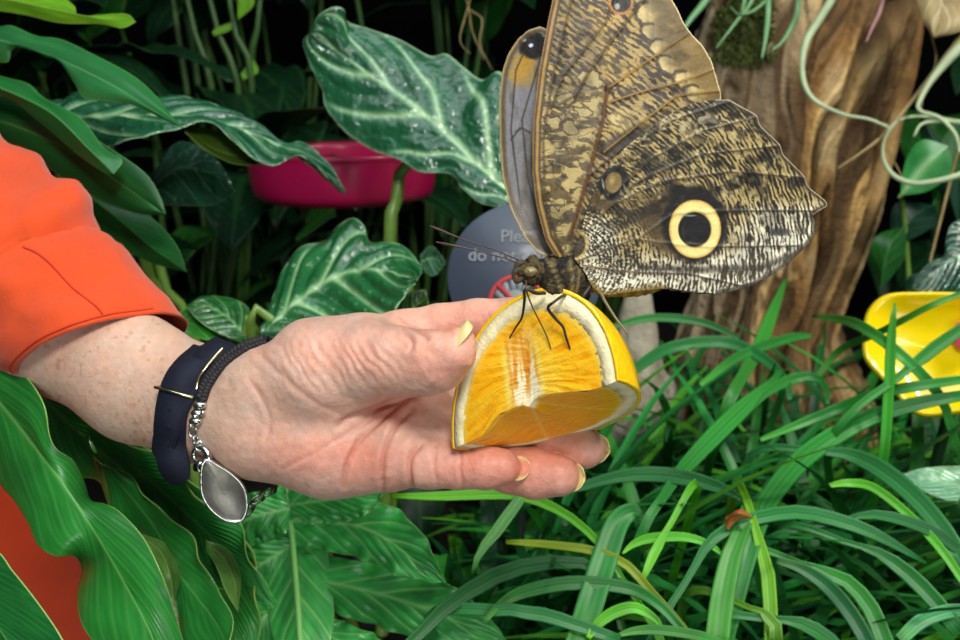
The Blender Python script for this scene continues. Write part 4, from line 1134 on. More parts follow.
# --- philodendron, upper left
ph3 = thing('philodendron', 'philodendron with long arching leaves above the orange sleeve', 'plant', ground_under(P(-60, 420, .95)))
base3 = np.array(ph3.location)
L(ph3, [(-40, -10, .70), (20, 2, .68), (70, 13, .665), (110, 20, .655), (136, 22, .65)], [(-40, 6, .70), (20, 14, .685), (60, 23, .672), (100, 24, .66), (122, 28, .652), (136, 22, .65)],
  [(-40, -40, .71), (20, -16, .69), (58, -4, .68), (74, 6, .672), (78, 16, .665), (100, 15, .66), (126, 14, .652), (136, 22, .65)], LIME, veins=10, vein_w=.05, seed=31, edge=.06)
L(ph3, [(-60, 20, .68), (0, 40, .66), (60, 60, .645), (110, 84, .63), (150, 108, .62), (183, 128, .615)],
  [(-60, 60, .68), (-6, 62, .665), (8, 62, .662), (12, 50, .66), (24, 47, .655), (45, 56, .65), (60, 62, .645), (74, 82, .64), (84, 98, .635), (104, 101, .63), (130, 104, .625), (158, 116, .62), (183, 128, .615)],
  [(-60, -2, .68), (-10, 25, .67), (12, 26, .665), (36, 36, .66), (62, 40, .655), (96, 56, .645), (130, 74, .635), (152, 92, .628), (168, 112, .62), (183, 128, .615)], ((40, 122, 62), (120, 180, 120), (110, 176, 80)), veins=14, vein_w=.055, vslant=.6, bulge=.05, seed=32, edge=.05)
L(ph3, [(-50, 70, .66), (0, 88, .645), (50, 112, .63), (90, 150, .62), (114, 174, .615)], [(-50, 110, .66), (0, 96, .65), (40, 122, .64), (80, 156, .63), (104, 172, .62), (114, 174, .615)],
  [(-50, 60, .67), (0, 76, .66), (28, 84, .65), (44, 98, .645), (80, 118, .635), (104, 148, .625), (122, 160, .62), (114, 174, .615)], ((34, 118, 54), (110, 176, 100), (110, 180, 80)), veins=12, vein_w=.055, vslant=.6, seed=33)
L(ph3, [(-40, 110, .68), (20, 128, .665), (80, 156, .65), (130, 190, .64), (166, 214, .635)], [(-40, 140, .69), (20, 150, .67), (60, 176, .66), (100, 200, .65), (140, 214, .64), (166, 214, .635)],
  [(-40, 84, .69), (30, 104, .67), (80, 130, .655), (116, 152, .645), (146, 174, .64), (160, 196, .637), (166, 214, .635)], ((24, 88, 38), (80, 140, 66), (90, 150, 70)), veins=12, vein_w=.055, vslant=.6, seed=34, bulge=.05)
L(ph3, [(60, 176, .70), (110, 212, .69), (150, 246, .68), (187, 272, .675)], [(60, 200, .70), (110, 240, .69), (150, 262, .685), (187, 272, .675)], [(60, 170, .705), (110, 190, .70), (150, 216, .69), (176, 244, .68), (187, 272, .675)], ((22, 92, 38), (70, 140, 66), (70, 130, 60)), veins=12, vein_w=.055, seed=35)
for q in [(-40, -10, .70), (-60, 20, .68), (-50, 70, .66), (-40, 110, .68), (60, 176, .70)]:
    a = px([q])[0]; stalk(ph3, [a, a * .5 + base3 * .5 + np.array([-.04, .03, .06]), base3], [.003, .0035, .005], STEM_D)
# two stalks that rise behind the sleeve
for q, r in (([(142, 240, .80), (150, 280, .82), (172, 330, .84)], .0055), ([(155, 250, .82), (170, 300, .83), (196, 345, .85)], .0045)):
    p = px(q); stalk(ph3, np.vstack([p, ground_under(p[-1], .02)]), r, STEM)

# --- alocasias
def alo(parent, mid, l, r, veins=5, **k):
    kw = dict(cols=AL, mat=LEAF_WET, veins=veins, vein_w=.085, vslant=.28, quilt=.0012, bulge=.02, mid_w=.075, edge=.045, fine=0, nt=150, ns=26, vcurve=.2); kw.update(k)
    return L(parent, mid, l, r, **kw)
al1 = thing('alocasia', 'alocasia with big dark white-veined leaf left of the butterfly, by the sign', 'plant', ground_under(P(345, 400, .92)))
# tip lies at the upper left, the heart-shaped base hides behind the butterfly
alo(al1, [(530, 205, .735), (500, 185, .74), (460, 148, .75), (420, 110, .76), (375, 78, .77), (335, 50, .775), (312, 32, .77)],
    [(545, 250, .72), (505, 212, .73), (480, 203, .735), (462, 188, .74), (450, 174, .745), (420, 172, .75), (400, 160, .755), (372, 150, .765), (345, 132, .77), (326, 108, .78), (322, 90, .78), (310, 64, .78), (303, 42, .775), (312, 32, .77)],
    [(560, 170, .74), (520, 100, .75), (500, 72, .755), (482, 80, .765), (462, 66, .77), (446, 54, .775), (430, 56, .775), (400, 40, .78), (372, 30, .78), (348, 22, .78), (344, 10, .765), (334, 7, .76), (318, 16, .765), (312, 32, .77)], seed=41, veins=4, vslant=.30)
stalk(al1, np.vstack([px([(490, 178, .752), (450, 150, .775), (405, 160, .80), (398, 200, .80), (390, 245, .80)]), [ground_under(P(345, 400, .92), .03)]]), [.003, .004, .0052, .0055, .006, .007], name='stalk')
# lower leaf, tip to the right, seen from above
alo(al1, [(262, 335, .66), (300, 300, .68), (340, 275, .70), (380, 270, .69), (416, 282, .67)], [(262, 340, .66), (300, 340, .66), (345, 335, .66), (384, 325, .655), (402, 300, .66), (416, 282, .67)],
    [(262, 330, .67), (272, 300, .69), (282, 272, .71), (300, 248, .73), (326, 240, .74), (338, 226, .74), (352, 218, .735), (364, 226, .725), (370, 242, .72), (396, 243, .71), (410, 252, .70), (422, 270, .68), (416, 282, .67)], cols=((36, 104, 56), (176, 214, 160), (172, 212, 160)), seed=42, veins=4, vslant=.25, quilt=.005)
alo(al1, [(398, 330, .70), (412, 312, .70), (426, 290, .70)], [(398, 336, .70), (420, 326, .695), (428, 308, .69), (426, 290, .70)], [(394, 326, .70), (402, 306, .70), (412, 292, .70), (426, 290, .70)], cols=((40, 78, 30), (120, 160, 90), (130, 170, 90)), seed=44, veins=3)
stalk(al1, np.vstack([px([(275, 322, .675), (255, 345, .68)]), [ground_under(P(345, 400, .92))]]), [.0035, .004, .006])
alo(al1, [(248, 340, .70), (228, 318, .71), (205, 306, .71), (186, 306, .70)], [(248, 344, .70), (222, 335, .70), (200, 322, .70), (186, 306, .70)], [(248, 334, .70), (250, 312, .715), (236, 300, .72), (206, 296, .72), (186, 306, .70)], cols=((30, 96, 40), (130, 180, 110), (140, 190, 100)), seed=43, veins=4)
stalk(al1, np.vstack([px([(246, 336, .705), (262, 350, .71)]), [ground_under(P(345, 400, .92), -.02)]]), [.003, .0035, .005])
L(al1, [(170, 330, .70), (190, 318, .71), (215, 316, .72), (222, 330, .72)], [(170, 338, .70), (190, 336, .70), (210, 340, .70), (222, 330, .72)], [(168, 324, .70), (186, 308, .71), (212, 306, .72), (222, 330, .72)], ((44, 130, 40), (110, 180, 80), (110, 180, 80)), LEAF, veins=4, seed=49)
al2 = thing('alocasia', 'alocasia with one long leaf lying level above the pink dish, edge curling down', 'plant', ground_under(P(120, 330, 1.0)))
alo(al2, [(10, 120, .74), (70, 118, .74), (130, 116, .735), (185, 118, .735), (235, 128, .73), (290, 152, .72), (345, 194, .71)],
    [(10, 128, .70), (60, 140, .70), (100, 148, .70), (130, 140, .70), (182, 128, .71), (210, 122, .715), (245, 152, .71), (270, 166, .71), (300, 156, .712), (322, 172, .71), (345, 194, .71)],
    [(10, 105, .78), (60, 100, .78), (80, 92, .78), (130, 98, .78), (180, 96, .77), (225, 108, .76), (262, 126, .745), (285, 146, .735), (302, 142, .73), (330, 165, .72), (345, 194, .71)], seed=45, veins=6, vslant=.2, quilt=.005)
L(al2, [(185, 128, .725), (215, 150, .73), (255, 160, .73), (290, 158, .725)], [(185, 124, .735), (220, 132, .74), (260, 145, .735), (290, 156, .725)], [(185, 132, .715), (205, 150, .72), (240, 165, .72), (290, 160, .725)], ((58, 84, 22), (110, 130, 50), (90, 110, 40)), LEAF, name='leaf_underside', seed=46, fine=0)
L(al2, [(150, 190, .80), (180, 168, .80), (215, 175, .79), (236, 192, .785)], [(150, 205, .80), (185, 206, .79), (215, 205, .785), (236, 192, .785)], [(150, 178, .81), (178, 142, .82), (215, 158, .80), (236, 192, .785)], ((30, 72, 52), (70, 110, 80), (60, 100, 70)), LEAF_WET, veins=4, seed=47)
a = px([(60, 118, .745)])[0]; stalk(al2, [a, a + np.array([.02, .06, -.12]), np.array(al2.location)], [.004, .0045, .006], STEM)
alo(al1, [(420, 262, .82), (432, 258, .82), (446, 262, .81)], [(420, 268, .82), (434, 276, .815), (446, 262, .81)], [(420, 255, .82), (432, 246, .82), (446, 262, .81)], cols=((60, 120, 80), (150, 200, 150), (150, 200, 150)), seed=48, veins=3, quilt=.002)
stalk(al1, np.vstack([px([(424, 263, .822), (410, 300, .84)]), [ground_under(P(345, 400, .92), .03, .02)]]), [.002, .0025, .004], STEM)
# ------------------------------------------------------------------ trunk, rock, moss
tr = thing('tree_trunk', 'weathered brown tree trunk standing behind the butterfly', 'tree trunk', ground_under(P(770, 360, 1.1)))
n, seg = 240, 420
rows = [(640, 640, 930), (420, 668, 900), (345, 694, 862), (300, 704, 872), (260, 706, 884), (200, 702, 905), (150, 698, 918), (60, 692, 934), (0, 704, 940), (-80, 716, 946), (-200, 724, 956)]
dT = 1.08
ctr = []; 
for v, l_, r_ in rows:
    a = P(l_, v, dT); b = P(r_, v, dT); ctr.append([*(a + b) / 2, np.linalg.norm(b - a) / 2])
ctr = np.array(ctr); zz = ctr[:, 2]; o_ = np.argsort(zz); ctr = ctr[o_]
z = np.linspace(0.0, ctr[-1, 2], n)
cx = np.interp(z, ctr[:, 2], ctr[:, 0]); cy = np.interp(z, ctr[:, 2], ctr[:, 1]) + .05; rr = np.interp(z, ctr[:, 2], ctr[:, 3])
for _ in range(10):
    for q in (cx, cy, rr): q[1:-1] = .25 * q[:-2] + .5 * q[1:-1] + .25 * q[2:]
an = np.linspace(0, 2 * np.pi, seg, endpoint=False)
Zg, Ag = np.meshgrid(z, an, indexing='ij')
tw = Ag - Zg * 1.5 + .16 * n3(np.cos(Ag) * 3, np.sin(Ag) * 3, Zg * 6, 41) + .12 * n3(np.cos(Ag) * 9, np.sin(Ag) * 9, Zg * 16, 42)                                      # the grain leans
def pn(a, z_, f, fz, sd): return n3(np.cos(a) * f, np.sin(a) * f, z_ * fz, sd)
fib = pn(tw, Zg, 60, 9, 21); rel = .0025 * fib + .030 * pn(tw, Zg, 2.2, 2.5, 5) + .014 * pn(tw, Zg, 6, 5, 6) + .006 * pn(tw, Zg, 16, 10, 7) + .003 * pn(tw, Zg, 44, 22, 8)
gro = np.abs(pn(tw, Zg, 4.2, 2.0, 9)); rel = rel - .030 * np.exp(-(gro / .07) ** 2)
R = rr[:, None] + rel - .005
g = np.stack([cx[:, None] + R * np.cos(Ag), cy[:, None] + .75 * R * np.sin(Ag), Zg], -1)
c = np.tile(np.array([176., 140, 86]), Zg.shape + (1,)).reshape(Zg.shape + (3,))
c = mixc(c, (112, 78, 40), sstep(-.1, .5, pn(tw, Zg, 7, 4, 11)) * .8); c = mixc(c, (196, 164, 108), sstep(.1, .6, pn(tw, Zg, 9, 5, 12)) * .7)
lf = sstep(.15, .75, -np.cos(Ag) + .25 * pn(tw, Zg, 3, 3, 19))          # the bleached left flank
c = mixc(c, (158, 146, 126), lf * .8); c = mixc(c, (92, 78, 62), lf * sstep(0, .5, pn(tw, Zg, 14, 8, 14)) * .7)
mo_ = n3(np.cos(Ag) * 5, np.sin(Ag) * 5, Zg * 14, 43) + .6 * n3(np.cos(Ag) * 13, np.sin(Ag) * 13, Zg * 34, 44); c = mixc(c, (176, 156, 118), sstep(.05, .7, mo_) * .6); c = mixc(c, (84, 62, 36), sstep(.1, .8, -mo_) * .6)
c = c * (1 + .22 * fib + .12 * pn(tw, Zg, 110, 30, 22))[..., None]; c = mixc(c, (60, 40, 22), np.exp(-(gro / .08) ** 2) * .85); c = mixc(c, (64, 44, 24), sstep(.15, .5, pn(tw, Zg, 18, 6, 15)) * .75); c = mixc(c, (58, 40, 24), sstep(.1, .6, pn(tw, Zg, 3.5, 2.5, 16)) * .65)
wood = material('weathered_wood', vcol=True, rough=.8, spec=.25, bump=[(260, .7, .004), (90, .6, .008)])
mb = MB(); mb.grid(g, lin(np.clip(c, 0, 255)).reshape(-1, 3), close_v=True)
trunk = mb.build('bark', wood, tr, cols=True)
def trunk_front(u, v):
    """a point on the front of the trunk in that line of sight"""
    U, V, D = project(g.reshape(-1, 3)); m = (U - u) ** 2 + (V - v) ** 2 + ((D > np.median(D)) * 1e4)
    return g.reshape(-1, 3)[np.argmin(m)]
moss_m = material('moss_green', (84, 96, 30), .95, mottle=(200, .5))
mb = MB()
for i in range(1500):
    u = RNG.normal(742, 15); v = RNG.uniform(-20, 62)
    if abs(u - 742) > 30 + v * .02: continue
    b = trunk_front(u, v); dr = unit(np.array([RNG.normal(0, .5), -1, RNG.normal(.1, .5)])) * RNG.uniform(.006, .016)
    mb.tube([b + np.array([0, .004, 0]), b + dr * .6, b + dr + np.array([0, 0, -.004])], [.0022, .0016, .0004], 4)
mo = mb.build('moss', moss_m); tag(mo, 'tuft of olive moss growing on the upper left flank of the trunk', 'moss', kind='stuff')

rock_m = material('pale_rock', (176, 168, 148), .85, bump=[(90, .7, .006), (300, .4, .002)], mottle=(40, .75))
def rock(u, v, d, r, lab, seed):
    p = P(u, v, d); mb = MB(); th = np.linspace(0, np.pi, 30); ph = np.linspace(0, 2 * np.pi, 40, endpoint=False)
    dd = np.stack([np.sin(th)[:, None] * np.cos(ph), np.sin(th)[:, None] * np.sin(ph), np.cos(th)[:, None] + 0 * ph], -1)
    nz = n3(dd[..., 0] * 1.6, dd[..., 1] * 1.6, dd[..., 2] * 1.6, seed) * .3 + n3(dd[..., 0] * 5, dd[..., 1] * 5, dd[..., 2] * 5, seed) * .08
    gg = dd * (1 + nz)[..., None] * np.array(r)
    gg = gg + np.array([p[0], p[1], 0]); gg[..., 2] = gg[..., 2] - gg[..., 2].min() * 1.0
    k = p[2] / gg[..., 2].max(); gg[..., 2] *= k
    mb.grid(gg, close_v=True); return tag(mb.build('rock', rock_m), lab, 'rock')
rock(640, 282, 1.02, (.055, .05, .1), 'pale rock behind the grass under the hindwing', 3)

# ------------------------------------------------------------------ dishes
pink = material('magenta_plastic', (176, 16, 80), .35, coat=.3, spec=.5)
dc = P(343, 160, .95); dd_ = thing('feeding_dish', 'magenta plastic feeding dish on a stand behind the alocasia leaves', 'dish', ground_under(dc))
def lathe(prof, c, seg=72, axes=np.eye(3), sx=1, sy=1):
    an = np.linspace(0, 2 * np.pi, seg, endpoint=False); pr = np.array(prof, float)
    gg = np.stack([pr[:, 0][:, None] * np.cos(an) * sx, pr[:, 0][:, None] * np.sin(an) * sy, pr[:, 1][:, None] + 0 * an], -1)
    return c + gg @ np.asarray(axes)
prof = [(.0, -.040), (.070, -.040), (.088, -.036), (.094, -.026), (.098, .006), (.100, .010), (.097, .012), (.094, .008), (.090, -.020), (.083, -.030), (.06, -.033), (0, -.033)]
mb = MB(); mb.grid(lathe(spline(np.array(prof), 70), dc), close_v=True); mb.build('bowl', pink, dd_)
post_m = material('black_post', (22, 22, 22), .5)
mb = MB(); mb.tube([dc + [0, 0, -.041], [dc[0], dc[1], .1], [dc[0], dc[1], 0.0]], .010, 12); mb.build('post', post_m, dd_)
mb = MB(); mb.grid(lathe([(0, -.0305), (.05, -.029), (.078, -.0295), (.084, -.031)], dc), close_v=True); mb.build('dish_filling', material('dish_filling', (190, 110, 40), .5, bump=(90, .6, .006), mottle=(50, .7)), dd_)  # orange-brown layer over the dish floor

yel = material('yellow_plastic', (250, 218, 0), .16, coat=.6, spec=.6)
yc = P(952, 352, .74); yf = thing('flower_feeder', 'glossy yellow plastic feeder with a pink middle, tilted among the grass by the trunk', 'feeder', ground_under(yc, .0, .02))
zx = unit(CAM - yc + np.array([-.10, 0, .12])); xx = unit(np.cross([0, 0, 1.], zx)); yx = np.cross(zx, xx); AX = np.stack([xx, yx, zx])
oy = [(866, 345), (867, 322), (882, 304), (915, 297), (960, 293), (1010, 296), (1042, 318), (1042, 360), (1015, 390), (988, 402), (962, 412), (940, 419), (922, 415), (906, 400), (890, 388), (872, 372)]
op = spline(np.array(oy, float), 120, closed=True); oc = np.array([952., 352.])
loc = (op - oc) * np.array([1, -1]) / F_PX * .74 / np.array([1, .97])
prof = [(0.0, -.010), (.4, -.010), (.7, -.006), (.88, .003), (.95, .006), (.99, .003), (1.0, -.004), (.93, -.012), (.7, -.018), (.3, -.020), (0.0, -.020)]
pr = spline(np.array(prof) * [.08, 1], 60) / [.08, 1]
gg = np.stack([pr[:, 0][:, None] * loc[None, :, 0], pr[:, 0][:, None] * loc[None, :, 1], pr[:, 1][:, None] + 0 * loc[None, :, 0]], -1)
mb = MB(); mb.grid(yc + gg @ AX, close_v=True); mb.build('dish', yel, yf, outward=True)
mb = MB(); mb.grid(lathe([(0, .003), (.009, .002), (.013, -.002), (.014, -.0098)], yc + xx * .010 + yx * .016, 40, AX), close_v=True); mb.build('flower_centre', material('pink_plastic', (236, 70, 130), .3, coat=.3), yf)
mb = MB(); mb.tube([yc - zx * .018, yc - zx * .04 + np.array([0, .0, -.05]), np.array([yc[0], yc[1] + .035, .08]), np.array([yc[0], yc[1] + .035, 0])], .005, 10); mb.build('stake', material('green_stake', (30, 70, 34), .5), yf)

# ------------------------------------------------------------------ sign
sgm = material('slate_plastic', (66, 75, 92), .42, coat=.1, mottle=(30, .85))
sc_ = P(524, 276, .715); sg = thing('round_sign', 'round slate-grey sign asking please do not touch, behind the butterfly', 'sign', ground_under(sc_, 0, .02))
zx = unit(CAM - sc_ + np.array([0, 0, .06])); xx = unit(np.cross([0, 0, 1.], zx)); yx = np.cross(zx, xx); SAX = np.stack([xx, yx, zx])
Rs = 77 / F_PX * .715
mb = MB(); mb.grid(lathe([(0, -.003), (Rs * .97, -.003), (Rs, -.001), (Rs, .0005), (Rs * .985, .0015), (0, .0015)], sc_, 96, SAX, 1.0, .96), close_v=True); mb.build('plate', sgm, sg)
mb = MB(); mb.tube([sc_ - zx * .004 - yx * .03, sc_ - zx * .006 - yx * .09, np.array([sc_[0], sc_[1] + .02, 0])], .004, 10); mb.build('stake', post_m, sg)
white_ink = material('pale_print', (132, 140, 146), .6); red_ink = material('red_print', (190, 60, 66), .6)
def sign_pt(x, y, off=.0018):
    """x right, y up on the plate in metres"""
    return sc_ + x * xx + y * yx + off * zx
def text(body, x, y, size, name):
    cu = bpy.data.curves.new(name, 'FONT'); cu.body = body; cu.size = size; cu.align_x = 'CENTER'; cu.align_y = 'CENTER'; cu.extrude = .0003; cu.offset = .00012; cu.resolution_u = 6
    t = bpy.data.objects.new(name, cu); COL.objects.link(t)
    bpy.context.view_layer.update()
    me = bpy.data.meshes.new_from_object(t.evaluated_get(bpy.context.evaluated_depsgraph_get()))
    COL.objects.unlink(t); bpy.data.objects.remove(t)
    v = np.array([q.co[:] for q in me.vertices]); p = sign_pt(0, 0, .0022) + (v + np.array([x, y, 0])) @ SAX
    for q, w_ in zip(me.vertices, p): q.co = w_
    o = obj(name, me, white_ink, sg); return o
kS = .715 / F_PX
text('Please', -2 * kS, 39 * kS, .0138, 'lettering'); text('do not touch', -9 * kS, 20 * kS, .0138, 'lettering')
# open hand and prohibition ring
mb = MB()
hx, hy = -8 * kS, -22 * kS
for (dx, dy, l_, tilt) in [(-9, 8, 16, .35), (-3, 11, 20, .1), (4, 11, 20, -.08), (10, 8, 16, -.3), (-14, -4, 14, .8)]:
    a = np.array([dx * .7, dy * .4 - 2]); b = a + l_ * np.array([-math.sin(tilt), math.cos(tilt)])
    mb.ribbon([sign_pt(hx + a[0] * kS, hy + a[1] * kS), sign_pt(hx + b[0] * kS, hy + b[1] * kS)], xx, 5.5 * kS, .0006)
mb.grid(lathe([(0, .0022), (11 * kS, .0022), (11.5 * kS, .0015)], sc_ + hx * xx + (hy - 4 * kS) * yx, 30, SAX, 1, 1.1), close_v=True)
mb.build('hand_symbol', white_ink, sg)
mb = MB(); rc = (-7 * kS, -28 * kS); t_ = np.linspace(0, 2 * np.pi, 60)
mb.ribbon([sign_pt(rc[0] + 27 * kS * math.cos(q), rc[1] + 27 * kS * math.sin(q), .0024) for q in t_], [math.cos(q) * xx + math.sin(q) * yx for q in t_], 4.5 * kS, .0005)
mb.ribbon([sign_pt(rc[0] + 27 * kS * math.cos(q), rc[1] + 27 * kS * math.sin(q), .0026) for q in (2.36, 2.36 + np.pi)], xx + yx, 4.5 * kS, .0005)
mb.build('prohibition_ring', red_ink, sg)

# ------------------------------------------------------------------ air plant strands
air_m = material('air_plant_grey_green', (168, 186, 146), .55, mottle=(40, .8)); air_t = material('air_plant_tan', (150, 130, 84), .6); air_p = material('air_plant_mauve', (150, 110, 112), .6)
ap = thing('air_plant', 'pale curling air plant strands in front of the trunk, right side', 'air plant', P(960, 40, .93))
def strand(pts, d, w_, mat=air_m, par=None, name='curled_leaf', th=.35):
    q = np.array(pts, float); dd = d + .012 * np.sin(np.linspace(0, 5, len(q)))
    sp = spline(P(q[:, 0], q[:, 1], dd), 50); mb = MB()
    ww = np.interp(np.linspace(0, 1, 50), np.linspace(0, 1, len(w_)), w_) * d / F_PX
    mb.tube(sp, ww / 2, 8); return mb.build(name, mat, par or ap)
strand([(842, -60), (835, -10), (820, 18), (806, 42), (802, 72), (812, 98), (842, 114), (868, 119), (888, 127)], .93, [8, 9, 9, 7, 5, 3.5, 3])
strand([(1000, 20), (960, 48), (936, 74), (922, 96), (919, 110), (940, 118), (955, 134), (960, 152)], .91, [14, 13, 10, 6, 4, 4, 4])
strand([(990, 10), (958, 42), (916, 96), (884, 134), (862, 152), (838, 168)], .93, [7, 6, 5, 4, 3, 1.5], air_t)
strand([(900, 119), (886, 136), (883, 156), (892, 174), (912, 183), (936, 181), (962, 174), (1000, 160)], .91, [2, 3, 4.5, 6, 6, 7, 7])
strand([(886, 130), (905, 118), (930, 117), (960, 122), (1000, 128)], .92, [2, 3, 3.5, 4, 4])
strand([(914, 136), (922, 124), (942, 121), (968, 123), (1000, 126)], .90, [2, 3.5, 4.5, 5.5, 6], air_m)
strand([(886, -20), (880, 10), (872, 28), (866, 42)], .95, [5, 5, 4, 1.5], air_p)
strand([(930, 30), (936, 60), (925, 90), (921, 110)], .96, [1.5, 1.5, 1.2, 1], air_t)
strand([(958, 150), (948, 190), (938, 230), (930, 262)], .98, [3, 3, 2.5, 2], air_t)
strand([(886, 148), (896, 165), (905, 184), (903, 196)], .935, [1.2, 1.2, 1, .8], air_t)
ap2 = thing('air_plant', 'thin green air plant leaves hanging over the mossy top of the trunk', 'air plant', P(745, -20, .96))
for q, w_ in [([(800, -30), (798, 4), (794, 22), (782, 42), (772, 50)], [7, 7, 6, 4, 2]), ([(768, -30), (768, 10), (766, 34), (762, 58)], [6, 6, 5, 2]), ([(735, -30), (744, -5), (742, 12)], [5, 5, 2]),
              ([(760, -30), (752, 0), (736, 22), (716, 48)], [4, 4, 3, 1]), ([(790, -30), (760, 6), (740, 14), (730, 6)], [3, 3, 3, 1]), ([(712, -40), (708, -5), (690, 20), (676, 40)], [8, 8, 6, 2])]:
    strand(q, .98, w_, material('air_plant_green', (110, 160, 110), .5) if not bpy.data.materials.get('air_plant_green') else bpy.data.materials['air_plant_green'], ap2)
ap3 = thing('hanging_root', 'thin pale dangling root in the dark gap left of the butterfly', 'root', P(470, -20, .95))
for q in [[(456, -30), (468, 5), (472, 30), (484, 60)], [(476, -20), (466, 14), (460, 40), (470, 54)], [(470, 10), (482, 20), (480, 44), (492, 70)]]:
    strand(q, .95, [1.6, 1.4, 1.1, .6], air_t, ap3, 'strand')
fl = thing('broad_leaf', 'tan withered leaf hanging at the top right beside the trunk', 'leaf', P(945, -30, .95))
g_, c_ = leaf_sheet(px([(950, -60, .95), (945, -20, .94), (938, 18, .93), (934, 38, .93)]), px([(950, -60, .95), (918, -20, .95), (920, 14, .94), (934, 38, .93)]), px([(950, -60, .95), (985, -20, .93), (968, 26, .92), (934, 38, .93)]), cols=((150, 132, 92), (190, 180, 150), (120, 100, 66)), veins=4, seed=61, bulge=.08)
put_leaf('blade', g_, c_, LEAF_DULL, fl)

# ------------------------------------------------------------------ right edge plants
rp = thing('alocasia', 'dark alocasia leaf at the right edge above the yellow feeder', 'plant', ground_under(P(985, 330, .92)))
alo(rp, [(990, 240, .84), (960, 255, .83), (930, 275, .825), (912, 290, .82)], [(990, 300, .83), (960, 294, .825), (930, 296, .82), (912, 290, .82)], [(990, 215, .85), (955, 222, .845), (946, 240, .84), (944, 256, .835), (930, 262, .83), (916, 278, .825), (912, 290, .82)], seed=62, veins=5, cols=((22, 66, 50), (96, 150, 120), (120, 170, 140)))
stalk(rp, [px([(990, 240, .845)])[0], px([(1000, 280, .87)])[0], np.array(rp.location)], [.003, .004, .006])
sl_ = thing('striped_leaf_plant', 'plant with a bright striped green leaf between trunk and right edge', 'plant', ground_under(P(960, 300, 1.08)))
L(sl_, [(900, 196, 1.03), (922, 168, 1.02), (948, 146, 1.01)], [(900, 196, 1.03), (906, 160, 1.03), (922, 140, 1.02), (948, 146, 1.01)], [(900, 196, 1.03), (930, 190, 1.02), (952, 170, 1.01), (948, 146, 1.01)], ((50, 150, 70), (160, 210, 150), (60, 170, 50)), veins=0, mid_w=.3, seed=63)
stalk(sl_, [px([(900, 196, 1.03)])[0], px([(906, 240, 1.06)])[0], np.array(sl_.location)], [.002, .003, .004])
for q, sd in ((([(890, 250, 1.06), (915, 215, 1.05), (935, 205, 1.04)], 20), 1), (([(880, 290, 1.06), (888, 250, 1.05), (905, 225, 1.05)], 16), 2), (([(960, 230, 1.1), (940, 160, 1.1), (920, 110, 1.1)], 16), 3), (([(930, 210, 1.12), (960, 150, 1.12), (985, 100, 1.1)], 18), 4), (([(900, 300, 1.0), (925, 280, .99), (950, 282, .98)], 12), 5)):
    pts, w_ = q; m_ = np.array(pts, float); l = m_ + [0, 0, .01]; r = m_.copy(); l[1, 0] -= w_; l[1, 1] -= w_ * .5; r[1, 0] += w_; r[1, 1] += w_ * .5
    L(sl_, pts, l, r, ((18, 62, 44), (50, 100, 70), (44, 90, 60)) if sd % 2 else ((30, 96, 34), (70, 140, 60), (70, 140, 60)), LEAF, veins=5, seed=70 + sd)
pl_ = thing('broad_leaf_plant', 'low plant with a pale shiny broad leaf at the right edge under the feeder', 'plant', ground_under(P(1000, 520, .74)))
L(pl_, [(1010, 492, .66), (970, 488, .66), (930, 480, .66), (903, 474, .66)], [(1010, 520, .64), (970, 508, .65), (925, 492, .655), (903, 474, .66)], [(1010, 466, .68), (960, 466, .68), (925, 468, .67), (903, 474, .66)], ((120, 176, 140), (150, 190, 140), (150, 190, 150)), LEAF_WET, veins=5, seed=81, quilt=.001)
stalk(pl_, [px([(1010, 492, .66)])[0], px([(1030, 520, .69)])[0], np.array(pl_.location)], [.002, .003, .004])
bl = thing('dry_leaf', 'small curled brown dry leaf caught in the grass', 'leaf', P(737, 516, .58))
g_, c_ = leaf_sheet(px([(726, 522, .585), (738, 514, .575), (752, 518, .58)]), px([(728, 530, .58), (738, 520, .58), (752, 518, .58)]), px([(728, 516, .585), (742, 509, .585), (752, 518, .58)]), cols=((166, 100, 50), (120, 70, 36), (190, 130, 80)), seed=82, bulge=.1)
put_leaf('blade', g_, c_, LEAF_DULL, bl, .0004)

# ------------------------------------------------------------------ shaded plants at the back
def big_leaf(par, base, az, el, ln, wd, droop, cols, mat, seed, name='leaf', veins=7):
    """leaf rising from base, bending over"""
    t = np.linspace(0, 1, 9)
    dirh = np.array([math.sin(az), -math.cos(az), 0])
    e = el - droop * t; stp = np.stack([np.cos(e)[:, None] * dirh + np.sin(e)[:, None] * np.array([0, 0, 1.])], 0)[0] * ln / 8
    mid = base + np.vstack([[0, 0, 0], np.cumsum(stp[:-1], 0)])
    sd = np.array([math.cos(az), math.sin(az), 0]); up = np.cross(sd, unit(np.gradient(mid, axis=0)))
    wv = wd / 2 * np.sin(np.pi * np.clip(t, 0, 1) ** .75) ** .8
    wv[0] = wv[-1] = 0
    l = mid - sd * wv[:, None] + .15 * wv[:, None] * np.abs(up); r = mid + sd * wv[:, None] + .15 * wv[:, None] * np.abs(up)
    gg, cc = leaf_sheet(mid, l, r, nt=40, ns=7, veins=veins, vein_w=.06, cols=cols, seed=seed, wave=wd * .03, wave_n=3, fine=0)
    return put_leaf(name, gg, cc, mat, par)
rb = random.Random(11)
labs = ['shaded broad-leaved plant in the dark behind the pink dish', 'shaded plant with tall pale stalks, behind the arching leaves at the top left', 'shaded broad-leaved plant at the top behind the big veined leaf', 'shaded broad-leaved plant behind the butterfly wings',
        'shaded plant low behind the hand, between the alocasia leaves', 'shaded plant between the trunk and the right edge', 'shaded plant behind the stalks above the sleeve', 'shaded leafy plant at the left edge far behind the philodendron',
        'tallest shaded plant against the dark backdrop, above the pink dish', 'tall shaded plant against the dark backdrop, left of the butterfly']
